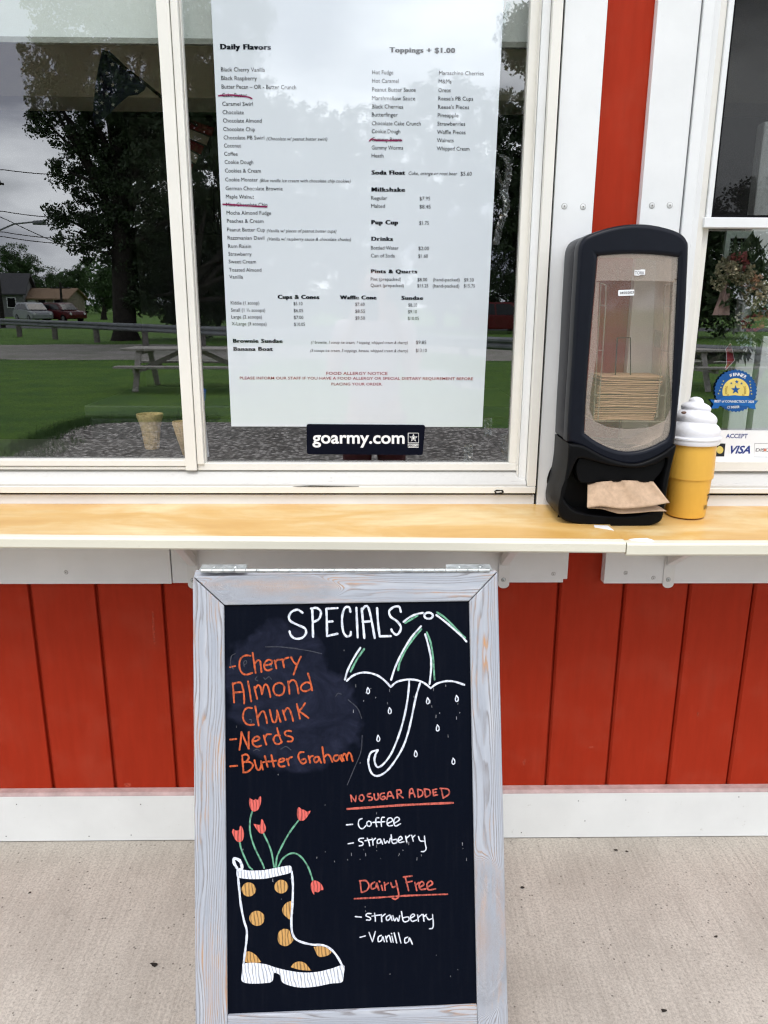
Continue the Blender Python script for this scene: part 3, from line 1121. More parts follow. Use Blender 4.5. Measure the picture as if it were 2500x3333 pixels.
def bracket(x, zt, label):
    root = thing('shelf_bracket', (x, -0.03, 0.90), label, 'bracket', 'white metal shelf brackets')
    b = MB()
    pts = [(x-0.0145, 0.790)]+[(x+0.0145*math.cos(a), 0.790-0.0105*math.sin(a)) for a in np.linspace(math.pi*0.95, math.pi*0.05, 9)]+[(x+0.0145, 0.790), (x+0.0145, zt), (x-0.0145, zt)]
    b.prism([(p[0], -0.0335, p[1]) for p in pts], [(p[0], -0.0302, p[1]) for p in pts])
    b.build('wall_plate', M['metalwhite'], root)
    b = MB()
    b.box(x-0.0145, x+0.0145, -0.262, -0.034, zt-0.0035, zt)
    b.build('top_plate', M['metalwhite'], root)
    b = MB()
    f = [(x-0.0105, -0.036, 0.843), (x+0.0105, -0.036, 0.843), (x+0.0115, -0.225, zt-0.004), (x-0.0115, -0.225, zt-0.004)]
    g_ = [(x-0.0105, -0.036, 0.872), (x+0.0105, -0.036, 0.872), (x+0.0115, -0.185, zt-0.004), (x-0.0115, -0.185, zt-0.004)]
    b.prism(f, g_)
    b.build('brace', M['metalwhite'], root, bevel=0.002)
    screws('screw', [Vector((x-0.001, -0.0335, 0.803))], root, 0.0055, 'zinc')
    return root
bracket(-0.4640, 0.976, 'white metal bracket left of the chalkboard top, its brace running up to the shelf')
bracket(0.3500, 0.968, 'white metal bracket just right of the chalkboard top corner')
bracket(0.7865, 0.961, 'white metal bracket with rounded foot under the shelf carrying the yellow cup')

# torn paper scraps stuck on the shelf by the seam
cz = crop(1500, 1450, 0.6028)
def scrap(pts, z, label):
    q = [PZ(*cz(p), z) for p in pts]
    b = MB()
    b.prism([(p.x, p.y, p.z+0.0022-0.012*(p.y+0.2)*0) for p in q], [(p.x, p.y, p.z+0.0016) for p in q])
    o = b.build('paper_scrap', M['stickerwhite'])
    tag(o, label, 'paper scrap')
def scrap2(pts, zf, label):
    b = MB()
    q = [PZ(*cz(p), zf) for p in pts]
    for _ in range(6):
        q = [PZ(*cz(p), zfun(v)) for p, v in zip(pts, q)]
    b.prism([(p.x, p.y, p.z+0.0008) for p in q], [(p.x, p.y, p.z+0.0003) for p in q])
    tag(b.build('paper_scrap', M['stickerwhite']), label, 'paper scrap', 'paper scraps on the shelves')
zfun = lambda v: 1.0055-(1.0055-0.9885)*(-v.y/0.30)
scrap2(((718, 431), (795, 434), (828, 462), (815, 458), (722, 443)), 0.99, 'torn white paper scrap stuck in front of the napkin dispenser')
zfun = lambda v: 1.0-(1.0-0.986)*(-v.y/0.30)
scrap2(((905, 508), (940, 503), (1005, 501), (1035, 510), (1046, 519), (1030, 525), (935, 517)), 0.99, 'thin white paper scrap on the right shelf beside the board seam')

# ------------------------------------------------------------------ menu poster behind the glass
POSTER_Y = GLASS_Y-0.0035
INK_Y = POSTER_Y-0.0007
menu_l = PY(753, 1388, POSTER_Y); menu_r = PY(1570, 1391, POSTER_Y)
menu = MB()
n = 24
xt0, xt1 = PY(687, 0, POSTER_Y).x, PY(1640, 0, POSTER_Y).x
def paper(u, w):
    """u across, w up; a soft wave and a crease low on the right"""
    z = menu_l.z+(2.40-menu_l.z)*w
    k = (z-menu_l.z)/(2.155-menu_l.z)
    xl_, xr_ = menu_l.x+(xt0-menu_l.x)*k, menu_r.x+(xt1-menu_r.x)*k
    x = xl_+(xr_-xl_)*u
    cre = max(0, 1-abs((z-1.335)-0.12*(0.9-u))/0.03)*max(0, (u-0.62)/0.38)
    return (x, POSTER_Y+0.0016*cre, z)
menu.grid([[paper(i/n, j/70) for i in range(n+1)] for j in range(71)])
menu_root = thing('menu_poster', (0, POSTER_Y, 1.2), 'large white printed price list of flavours and toppings hanging on the window glass', 'poster')
menu.build('sheet', M['paper'], menu_root, smooth=True)

S6 = 600/1659
P1, P2, P3, P4 = crop(650, 0, S6), crop(1150, 0, S6), crop(650, 750, S6), crop(1150, 750, 600/1397)
ink, redk = MB(), MB()
UPZ = Vector((0, 0, 1))
NY = Vector((0, -1, 0))
def mtext(cr, body, x0, y, x1, cap, style='n', mb=None):
    a = PY(*cr((x0, y)), INK_Y)
    b = PY(*cr((x1, y)), INK_Y)
    # height of a capital at this place
    c = PY(*cr((x0, y-cap)), INK_Y)
    h = c.z-a.z
    p1 = Vector((b.x, INK_Y, a.z))
    kw = dict(res=2)
    if style == 'i':
        kw['shear'] = 0.22
    if style == 'n':
        kw['offset'] = 0.0
    if style == 'h':
        kw['offset'] = 0.004
        kw['space'] = 1.14
    if style == 'b':
        kw['offset'] = 0.006
    if style == 'h':
        # fat-face heading: heavy uprights, thin crossings
        for k, dx in enumerate((-0.115*h, 0.0, 0.115*h)):
            place_text(ink, body, a+Vector((dx+0.115*h, -0.00003*k, 0)), p1+Vector((dx-0.115*h, -0.00003*k, 0)), h, NY, upv=UPZ, **kw)
        return
    place_text(mb or ink, body, a, p1, h, NY, upv=UPZ, **kw)
for cr_, rows in ((P1, (
    ('Daily Flavors', 185, 442, 643, 50, 'h'), ('Black Cherry Vanilla', 192, 642, 588, 40), ('Black Raspberry', 195, 720, 515, 40),
    ('Butter Pecan \u2013 OR - Butter Crunch', 198, 797, 868, 40), ('Cake Batter', 202, 873, 428, 39), ('Caramel Swirl', 204, 951, 480, 39),
    ('Chocolate', 207, 1027, 397, 39), ('Chocolate Almond', 210, 1102, 558, 39), ('Chocolate Chip', 213, 1179, 498, 39),
    ('Chocolate PB Swirl', 216, 1254, 582, 38), ('(Chocolate w/ peanut butter swirl)', 603, 1262, 1148, 33, 'i'), ('Coconut', 219, 1327, 372, 38),
    ('Coffee', 221, 1401, 342, 38), ('Cookie Dough', 225, 1475, 482, 38), ('Cookies & Cream', 228, 1552, 551, 38), ('Cookie Monster', 231, 1632, 523, 37),
    ('(Blue vanilla ice cream with chocolate chip cookies)', 542, 1638, 1360, 32, 'i'), ('German Chocolate Brownie', 234, 1711, 747, 37), ('Maple Walnut', 237, 1786, 490, 37),
    ('Mint Chocolate Chip', 240, 1857, 611, 37), ('Mocha Almond Fudge', 243, 1931, 643, 37), ('Peaches & Cream', 246, 2004, 575, 36),
    ('Peanut Butter Cup', 248, 2082, 588, 36), ('(Vanilla w/ pieces of peanut butter cups)', 605, 2090, 1230, 31, 'i'), ('Razzmanian Devil', 252, 2156, 582, 36),
    ('(Vanilla w/ raspberry sauce & chocolate chunks)', 610, 2164, 1362, 31, 'i'))),
  (P3, (('Rum Raisin', 256, 157, 463, 36), ('Strawberry', 259, 228, 468, 36), ('Sweet Cream', 262, 296, 508, 35), ('Toasted Almond', 264, 370, 556, 35), ('Vanilla', 267, 433, 390, 35),
    ('Cups & Cones', 702, 615, 1078, 38, 'h'), ('Waffle Cone', 1262, 619, 1593, 36, 'h'), ('Kiddie (1 scoop)', 280, 666, 537, 33), ('Small (1 \u00bd scoops)', 283, 731, 590, 33),
    ('Large (2 scoops)', 286, 792, 561, 33), ('X-Large (3 scoops)', 288, 854, 602, 33), ('$5.10', 845, 673, 926, 32), ('$6.05', 847, 736, 931, 32), ('$7.00', 848, 797, 933, 32), ('$10.05', 850, 859, 948, 32),
    ('$7.60', 1400, 679, 1485, 32), ('$8.55', 1400, 741, 1488, 32), ('$9.50', 1401, 803, 1487, 32), ('Brownie Sundae', 300, 1010, 748, 36, 'h'), ('Banana Boat', 304, 1082, 660, 36, 'h'),
    ('(1 brownie, 1 scoop ice cream, 1 topping, whipped cream & cherry)', 1003, 1019, 1872, 28, 'i'), ('(3 scoops ice cream, 3 toppings, banana, whipped cream & cherry)', 997, 1093, 1874, 28, 'i'))),
  (P2, (('Toppings + $1.00', 325, 470, 918, 48, 'h'), ('Hot Fudge', 170, 668, 360, 40), ('Hot Caramel', 170, 745, 408, 40), ('Peanut Butter Sauce', 169, 823, 561, 40), ('Marshmallow Sauce', 168, 900, 557, 39),
    ('Black Cherries', 168, 975, 448, 39), ('Butterfinger', 167, 1048, 400, 39), ('Chocolate Cake Crunch', 166, 1126, 607, 38), ('Cookie Dough', 166, 1198, 423, 38), ('Gummy Bears.', 165, 1271, 440, 38),
    ('Gummy Worms', 165, 1345, 448, 38), ('Heath', 165, 1417, 272, 37), ('Maraschino Cherries', 772, 674, 1174, 39), ('M&Ms', 769, 750, 884, 39), ('Oreos', 766, 828, 876, 39), ("Reese's PB Cups", 765, 903, 1078, 38),
    ("Reese's Pieces", 763, 979, 1042, 38), ('Pineapple', 760, 1054, 946, 38), ('Strawberries', 757, 1130, 1007, 38), ('Waffle Pieces', 755, 1205, 1010, 37), ('Walnuts', 753, 1279, 903, 37), ('Whipped Cream', 751, 1353, 1045, 37),
    ('Soda Float', 163, 1570, 468, 40, 'h'), ('Coke, orange or root beer', 497, 1574, 937, 33, 'i'), ('$5.60', 966, 1580, 1066, 37), ('Milkshake', 163, 1723, 467, 40, 'h'), ('Regular', 162, 1798, 306, 36), ('Malted', 161, 1870, 285, 36),
    ('$7.95', 597, 1803, 692, 36), ('$8.45', 596, 1876, 696, 36), ('Pup Cup', 162, 2018, 405, 40, 'h'), ('$1.75', 593, 2023, 680, 36), ('Drinks', 162, 2166, 358, 38, 'h'))),
  (P4, (('Bottled Water', 134, 145, 343, 29), ('Can of Soda', 133, 204, 315, 29), ('$2.00', 494, 149, 574, 29), ('$1.60', 492, 207, 566, 29), ('Pints & Quarts', 134, 323, 485, 30, 'h'), ('Pint (prepacked)', 132, 381, 362, 27),
    ('Quart (prepacked)', 131, 428, 383, 27), ('$8.00', 486, 385, 560, 27), ('$13.25', 485, 431, 568, 27), ('(hand-packed)', 604, 385, 806, 27), ('(hand-packed)', 602, 432, 803, 27), ('$9.30', 839, 387, 913, 27), ('$15.75', 837, 432, 922, 27),
    ('Sundae', 364, 525, 530, 30, 'h'), ('$8.10', 416, 577, 484, 27), ('$9.10', 415, 628, 482, 27), ('$10.05', 414, 679, 497, 27), ('$9.85', 475, 861, 553, 28), ('$13.10', 474, 922, 557, 28)))):
    for r in rows:
        mtext(cr_, r[0], r[1], r[2], r[3], r[4], r[5] if len(r) > 5 else 'n')
mtext(P3, 'FOOD ALLERGY NOTICE', 1140, 1299, 1691, 28, 'b', redk)
mtext(P3, 'PLEASE INFORM OUR STAFF IF YOU HAVE A FOOD ALLERGY OR SPECIAL DIETARY REQUIREMENT BEFORE', 362, 1340, 2461, 26, 'b', redk)
mtext(P3, 'PLACING YOUR ORDER.', 1186, 1394, 1644, 25, 'b', redk)
flush_texts()
ink.build('printed_text', M['menuink'], menu_root)
redk.build('allergy_notice', M['redink'], menu_root)
for pts, cr_ in ((((170, 862), (215, 856), (290, 855), (430, 872), (470, 888)), P1), (((210, 1838), (300, 1843), (450, 1853), (604, 1861)), P1), (((146, 1268), (170, 1250), (210, 1262), (300, 1264), (436, 1262)), P2)):
    mk = Marks(lambda x, y, off: PY(x, y, INK_Y-0.0004-off))
    mk.stroke(pts, 4.6, cr_)
    mk.build('marker_line', M['marker'], menu_root)

# strips of crumpled clear tape beside the poster
def mat_tape():
    return mat_clear('crinkled_clear_tape', (0.90, 0.93, 0.93), (0.75, 0.8, 0.8), 0.02, 0.055, 0.15)
TAPE = mat_tape()
def tape_strip(path, w0_, seed, label):
    rg = random.Random(seed)
    tp = MB()
    pts = smooth_path(path, 6)
    rows = []
    for i, p in enumerate(pts):
        row = []
        for k in range(5):
            q = P2((p[0]+(k-2)*w0_/4+rg.uniform(-7, 7), p[1]))
            row.append(tuple(PY(q[0], q[1], POSTER_Y-0.001-rg.uniform(0, 0.006))))
        rows.append(row)
    tp.grid(rows)
    tag(tp.build('clear_tape', TAPE), label, 'tape', 'clear tape around the menu')
tape_strip(((1330, 1390), (1390, 1450), (1395, 1600), (1370, 1700), (1385, 1850), (1330, 2000), (1280, 2200)), 60, 1, 'longest crumpled strip of clear tape hanging beside the right edge of the menu')
tape_strip(((1290, 1500), (1330, 1650), (1350, 1780), (1380, 1950)), 26, 2, 'thin twisted clear tape crossing the longest strip beside the menu')
tape_strip(((1400, 20), (1370, 150), (1345, 260)), 40, 3, 'clear tape tail at the very top right edge of the menu')
tape_strip(((1330, 1110), (1370, 1120), (1410, 1125)), 22, 4, 'short level bit of clear tape above the longest strip beside the menu')
rg = random.Random(5)
for (x0, x1, y0, y1, label) in ((838, 905, 1625, 1755, 'clear tape tail on the glass straight below the right part of the menu'), (1125, 1170, 1540, 1752, 'clear tape tail in the lower right corner of the menu window'), (990, 1050, 1420, 1560, 'clear tape tail stuck over the lower right corner of the menu')):
    tp = MB()
    rows = []
    for j in range(9):
        rows.append([tuple(PY(*P4((x0+(x1-x0)*i/5+rg.uniform(-3, 3), y0+(y1-y0)*j/8)), POSTER_Y-0.001-rg.uniform(0, 0.005))) for i in range(6)])
    tp.grid(rows)
    tag(tp.build('clear_tape', TAPE), label, 'tape', 'clear tape around the menu')

# ------------------------------------------------------------------ stickers on the glass
def slab_from(pts, y, th=0.0006):
    """flat sticker outline (photograph pixels) on the plane y, given thickness towards the viewer"""
    q = [PY(a, b, y) for a, b in pts]
    return [(p.x, y, p.z) for p in q], [(p.x, y-th, p.z) for p in q]
SY = GLASS_Y-0.0048
def rounded(pts, r=6):
    out = []
    n = len(pts)
    for i in range(n):
        p, a, b = Vector(pts[i]), Vector(pts[i-1]), Vector(pts[(i+1) % n])
        da, db = (a-p).normalized(), (b-p).normalized()
        for t in (0, 0.25, 0.5, 0.75, 1):
            q = p+da*r*(1-t)**2+db*r*t**2
            out.append((q.x, q.y))
    return out
st = thing('bumper_sticker', PY(1190, 1480, SY), 'black rectangular sticker with white web address lettering on the glass below the menu', 'sticker')
b = MB()
f_, k_ = slab_from(rounded([(998, 1380), (1384, 1383), (1376, 1481), (999, 1478)], 8), SY)
b.prism(k_, f_)
b.build('vinyl', M['navy'], st)
b = MB()
YT = SY-0.0009
a0, a1_ = PY(1017, 1442.6, YT), PY(1317, 1443.5, YT)
hx = PY(1017, 1412, YT).z-a0.z
place_text(b, 'goarmy.com', a0, Vector((a1_.x, YT, a0.z-0.0003)), hx*1.335, NY, upv=UPZ, res=4, offset=0.022)
flush_texts()
b.build('lettering', M['stickerwhite'], st)
b = MB()
def frame_marks(mk, pts, w, cr):
    mk.stroke(list(pts)+[pts[0]], w, cr, smooth=False)
mk = Marks(lambda x, y, off: PY(x, y, YT-off))
frame_marks(mk, ((416, 1536), (495, 1536), (495, 1609), (416, 1609)), 1.8, P4)
frame_marks(mk, ((415, 1619), (495, 1619), (494, 1644), (415, 1644)), 1.6, P4)
def star(cx, cy, r, rot=-math.pi/2, inner=0.40):
    return [(cx+(r if k % 2 == 0 else r*inner)*math.cos(rot+k*math.pi/5), cy+(r if k % 2 == 0 else r*inner)*math.sin(rot+k*math.pi/5)) for k in range(10)]
mk.fill(star(456, 1573, 33), P4, smooth=False)
a0, a1_ = PY(*P4((420, 1640)), YT), PY(*P4((490, 1640)), YT)
place_text(mk.b, 'U.S.ARMY', a0, Vector((a1_.x, YT, a0.z)), 0.0066, NY, upv=UPZ, offset=0.02)
flush_texts()
mk.build('emblem', M['stickerwhite'], st)
mk = Marks(lambda x, y, off: PY(x, y, YT-0.0004-off))
mk.fill(star(456, 1573, 22), P4, smooth=False)
mk.build('star_centre', M['navy'], st)
mk = Marks(lambda x, y, off: PY(x, y, YT-0.0008-off))
mk.fill(star(456, 1573, 15), P4, smooth=False)
mk.build('star', M['stickerwhite'], st)

# award badge
G5 = crop(2200, 700, 300/737)
bd = thing('award_badge', PY(*G5((470, 1580)), SY), 'round blue scalloped award badge with gold half disc on the right window', 'sticker')
cx, cy, R = 478, 1405, 172
pts = []
for k in range(72):
    a = 2*math.pi*k/72
    r = R*(1.0 if k % 2 == 0 else 0.945)
    pts.append((cx+r*math.cos(a), cy+r*math.sin(a)*1.0))
b = MB()
f_, k_ = slab_from([G5(p) for p in pts], SY)
b.prism(k_, f_)
b.build('seal', M['blue'], bd)
BY = SY-0.0009
mk = Marks(lambda x, y, off: PY(x, y, BY-off))
mk.fill([(cx+2+108*math.cos(a), 1412+108*math.sin(a)) for a in np.linspace(math.pi*0.90, math.pi*2.10, 40)], G5, smooth=False)
mk.build('gold_disc', M['gold'], bd)
mk = Marks(lambda x, y, off: PY(x, y, BY-0.0002-off))
mk.fill([(272, 1475), (330, 1478), (400, 1448), (470, 1440), (560, 1452), (615, 1480), (660, 1483), (632, 1518), (640, 1553), (585, 1545), (580, 1528), (470, 1520), (350, 1526), (338, 1545), (280, 1548), (302, 1512)], G5, smooth=False)
mk.build('ribbon', M['blue2'], bd)
for body, x0, y0, x1, y1, cap in (('BEST of CONNECTICUT 2025', 308, 1497, 624, 1502, 19), ('CT INSIDER', 410, 1547, 508, 1543, 20)):
    b = MB()
    p0, p1 = PY(*G5((x0, y0)), BY-0.0006), PY(*G5((x1, y1)), BY-0.0006)
    place_text(b, body, p0, p1, cap*0.000327, NY, res=3, offset=0.012)
    flush_texts()
    b.build('lettering', M['stickerwhite'], bd)
b = MB()
# WINNER along an arc
for k, ch_ in enumerate('WINNER'):
    a = math.pi*(1.5+(k-2.5)*0.058+0.035)
    rr = 118
    p = (cx+5+rr*math.cos(a), 1405+rr*math.sin(a))
    tx, ty = -math.sin(a), math.cos(a)
    hw = 12 if ch_ in 'WN' else (5 if ch_ == 'I' else 9)
    q0, q1 = PY(*G5((p[0]-tx*hw, p[1]-ty*hw)), BY-0.0006), PY(*G5((p[0]+tx*hw, p[1]+ty*hw)), BY-0.0006)
    place_text(b, ch_, q0, q1, 0.0088, NY, res=3, offset=0.012)
flush_texts()
b.build('lettering', M['stickerwhite'], bd)
mk = Marks(lambda x, y, off: PY(x, y, BY-0.0005-off))
mk.fill(star(478, 1397, 38), G5, smooth=False)
mk.fill(star(487, 1333, 17), G5, smooth=False)
mk.fill(star(443, 1345, 11), G5, smooth=False)
mk.fill(star(525, 1347, 11), G5, smooth=False)
mk.build('blue_star', M['blue'], bd)
for sx_ in (-1, 1):
    mk = Marks(lambda x, y, off: PY(x, y, BY-0.0005-off))
    for k in range(5):
        x, y = 478+sx_*(72+5*math.sin(k*0.8)-k*2.5*(k > 3)), 1378+k*16
        for s2 in (-1, 1):
            mk.fill([(x, y+8), (x+s2*9, y-3), (x+s2*4, y-12)], G5)
    mk.build('laurel', M['golddark'], bd)
for k in range(5):
    for sx_, sy_ in ((380-12*k*0.8, 1328+25*k), (592+4*k*0.8, 1330+25*k)):
        mk = Marks(lambda x, y, off: PY(x, y, BY-0.0005-off))
        mk.fill(star(sx_, sy_, 8), G5, smooth=False)
        mk.build('gold_star', M['gold'], bd)

# payment sticker strip
ps = thing('payment_sticker', PY(*G5((560, 1965)), SY), 'white strip of card payment logos along the bottom of the right window', 'sticker')
b = MB()
f_, k_ = slab_from([G5(p) for p in ((150, 1718), (1500, 1728), (1500, 1968), (120, 1962))], SY)
b.prism(k_, f_)
b.build('strip', M['stickerwhite'], ps)
b = MB()
p0, p1 = PY(*G5((398, 1783)), BY), PY(*G5((572, 1784)), BY)
place_text(b, 'ACCEPT', p0, p1, 0.0118, NY, res=3, offset=0.016)
p0, p1 = PY(*G5((432, 1905)), BY), PY(*G5((594, 1905)), BY)
place_text(b, 'VISA', p0, p1, 0.0205, NY, res=3, shear=0.28, offset=0.03)
flush_texts()
b.build('lettering', mat_plain('navy_print', (0.010, 0.035, 0.22), 0.45), ps)
mk = Marks(lambda x, y, off: PY(x, y, BY-off))
mk.fill(((300, 1825), (397, 1827), (386, 1930), (300, 1930)), G5, smooth=False)
mk.build('dark_square', M['ink'], ps)
mk = Marks(lambda x, y, off: PY(x, y, BY-0.0004-off))
mk.fill([(352+28*math.cos(a), 1878+30*math.sin(a)) for a in np.linspace(0, 2*math.pi, 24, False)], G5, smooth=False)
mk.build('gold_circle', M['gold'], ps)
b = MB()
mk = Marks(lambda x, y, off: PY(x, y, BY-off))
frame_marks(mk, ((630, 1826), (1010, 1832), (1010, 1938), (625, 1934)), 0.9, G5)
p0, p1 = PY(*G5((637, 1890)), BY), PY(*G5((880, 1893)), BY)
place_text(mk.b, 'DISCOVER', p0, p1, 0.0085, NY, res=3, offset=0.012)
flush_texts()
mk.build('outlined_logo', mat_plain('grey_print', (0.08, 0.07, 0.08), 0.5), ps)
mk = Marks(lambda x, y, off: PY(x, y, BY-0.0005-off))
mk.fill([(714+11*math.cos(a), 1878+12*math.sin(a)) for a in np.linspace(0, 2*math.pi, 20, False)], G5, smooth=False)
mk.build('coral_dot', mat_plain('coral_print', (0.62, 0.20, 0.14), 0.5), ps)

# ------------------------------------------------------------------ chalkboard A-frame
cbs = thing('chalkboard_sign', (-0.04, -0.55, 0.0), 'grey washed wooden A-frame chalkboard with handwritten specials and a drawn boot of tulips', 'sign')
TH = B_N*(-0.020)
OU = Vector((1, 0, 0))
def bl(p):
    """metres along the board: right, down"""
    d = p-(B_O+Vector((-0.31, 0, 0)))
    return (d.x, d.dot(B_S))
def rail(name, pts, along, seed=None):
    q = [PB(a, b) for a, b in pts]
    b = MB()
    b.prism(q, [p+TH for p in q])
    uv = []
    sd_ = random.Random(str(pts)).uniform(0, 5) if seed is None else seed
    for p in b.v:
        u, v = bl(Vector(p))
        dep = (Vector(p)-B_O).dot(B_N)
        uv.append((u+sd_, v+sd_+dep) if along == 'u' else (v+sd_, u+sd_+dep))
    b.uv = uv
    return b.build(name, M['wood'], cbs, bevel=0.0025, seg=2)
oTL, oTR = (627, 1876), (1620, 1859)
iTL, iTR = (729.5, 1970), (1526, 1957)
iBL, iBR = (740, 3306), (1553, 3272)
def on(p, q, y):
    t = (y-p[1])/(q[1]-p[1])
    return (p[0]+(q[0]-p[0])*t, y)
oL2, oR2 = (636, 3333), (1654, 3333)
gapx = 1.6
rail('top_rail', [(oTL[0]+2, oTL[1]), oTR, (iTR[0]+gapx*0.4, iTR[1]), (iTL[0]+gapx, iTL[1])], 'u', 10.0)
rail('stile', [(oTL[0], oTL[1]+2), (iTL[0]-gapx*0.6, iTL[1]+1.5), on(iTL, iBL, 3560), on(oTL, oL2, 3560)], 'v')
rail('stile', [(oTR[0], oTR[1]+3), on(oTR, oR2, 3560), on(iTR, iBR, 3560), (iTR[0]+gapx, iTR[1]+1.5)], 'v', 20.0)
rail('bottom_rail', [iBL, iBR, (iBR[0]+2, iBR[1]+98), (iBL[0]+1, iBL[1]+98)], 'u')
# dark panel, a few millimetres behind the face of the frame
q = [PB(*p, -0.006) for p in ((715, 1950), (1540, 1940), (1570, 3300), (728, 3330))]
b = MB()
b.prism(q, [p-B_N*0.006 for p in q])
b.uv = [bl(Vector(p)) for p in b.v]
panel = b.build('panel', M['board'], cbs)
# rear frame leaning the other way
b = MB()
R0, R1 = Vector((0, -0.468, 0.972)), Vector((0, -0.115, 0.0))
rs = (R1-R0).normalized()
rn = Vector((0, -rs.z, rs.y))*(-1)
if rn.y < 0: rn = -rn
def rbar(x0, x1, t0, t1):
    L_ = (R1-R0).length
    a = [Vector((x0, 0, 0))+R0+rs*(t0*L_), Vector((x1, 0, 0))+R0+rs*(t0*L_), Vector((x1, 0, 0))+R0+rs*(t1*L_), Vector((x0, 0, 0))+R0+rs*(t1*L_)]
    b.prism(a, [p+rn*0.020 for p in a])
xL, xR = -0.3565, 0.2560
rbar(xL, xR, 0.0, 0.062)
rbar(xL, xL+0.06, 0.0625, 1.0)
rbar(xR-0.06, xR, 0.0625, 1.0)
rbar(xL+0.0605, xR-0.0605, 0.88, 0.94)
b.uv = [(p[0], p[2]*0.5+p[1]) for p in b.v]
b.build('rear_frame', M['wood'], cbs, bevel=0.0025)
# piano hinge along the top: knuckles and leaf ends
hz = PB(640, 1868)
pin = Vector((0, -0.4785, 0.9865))
kx0, kx1 = -0.338, 0.239
b = MB()
n_k = 26
for k in range(n_k):
    x0 = kx0+(kx1-kx0)*k/n_k
    x1 = kx0+(kx1-kx0)*(k+1)/n_k-0.0012
    r = 0.0040
    b.tube([(x0, pin.y, pin.z), (x1, pin.y, pin.z)], r, 12)
    if k % 2:
        b.tube([(x0-0.0002, pin.y, pin.z-0.0010), (x1+0.0002, pin.y, pin.z-0.0010)], r*0.9, 12)
b.build('hinge', M['zinc'], cbs, smooth=True)
for x0, x1 in ((kx0-0.006, kx0+0.088), (kx1-0.088, kx1+0.006)):
    b = MB()
    b.hexa([(x0, pin.y+0.002, pin.z-0.002), (x1, pin.y+0.002, pin.z-0.002), (x1-0.002, pin.y+0.030, pin.z+0.0012), (x0+0.002, pin.y+0.030, pin.z+0.0012)],
           [(x0, pin.y+0.002, pin.z+0.0002), (x1, pin.y+0.002, pin.z+0.0002), (x1-0.002, pin.y+0.030, pin.z+0.0032), (x0+0.002, pin.y+0.030, pin.z+0.0032)])
    lf = b.build('hinge_leaf', M['zinc'], cbs, bevel=0.0006)
    for sx_ in (0.3, 0.75):
        s = MB()
        c = Vector((x0+(x1-x0)*sx_, pin.y+0.017, pin.z+0.002))
        s.ball(c, 0.0040, 0, 6, (1, 1, 0.45))
        s.build('screw', M['zinc'], lf, smooth=True)

# ---- chalk drawings
PANEL_OFF = -0.006+0.0004
def write(name, mat, lines, w, cr, extra=0.0):
    for strokes in lines:
        mk = Marks(on_board(extra))
        for st_ in strokes:
            mk.stroke(st_, w, cr)
        mk.build(name, mat, panel)
def lines_by_y(strokes, cuts):
    out = [[] for _ in range(len(cuts)+1)]
    for st_ in strokes:
        y = sum(p[1] for p in st_)/len(st_)+(-0.0)
        out[sum(1 for c in cuts if y > c)].append(st_)
    return out
def on_board(extra):
    return lambda x, y, off: PB(x, y, PANEL_OFF+extra+off*12)
cA, cB, cC = crop(700, 1940, 900/1659), crop(720, 2100, 460/1659), crop(1090, 1960, 460/1659)
cD, cE, cF = crop(720, 2560, 420/1659), crop(1100, 2530, 460/1659), crop(740, 2760, 400/1659)

mk = Marks(on_board(0))
for s in (
    ((525,100),(495,82),(460,95),(443,125),(455,152),(500,175),(540,195),(545,225),(520,252),(480,255),(455,235),(447,212)),
    ((583,75),(586,160),(588,245)), ((575,75),(610,72),(635,95),(625,135),(595,155)),
    ((735,72),(668,76)), ((668,76),(671,160),(672,240)), ((672,240),(735,226)), ((672,155),(705,152)),
    ((812,95),(805,68),(780,70),(765,110),(762,160),(770,215),(790,242),(812,235),(815,215)),
    ((848,70),(852,160),(856,248)),
    ((880,75),(888,160),(896,252)), ((880,90),(900,62),(920,70),(940,150),(958,252)), ((885,155),(930,152)),
    ((972,72),(978,160),(988,242)), ((988,242),(1055,240)),
    ((1115,95),(1105,65),(1075,65),(1045,90),(1055,125),(1090,150),(1115,185),(1105,220),(1085,232),(1065,215),(1058,200))):
    mk.stroke(s, 7.0, cA)
mk.build('specials_heading', M['chalkwhite'], panel)

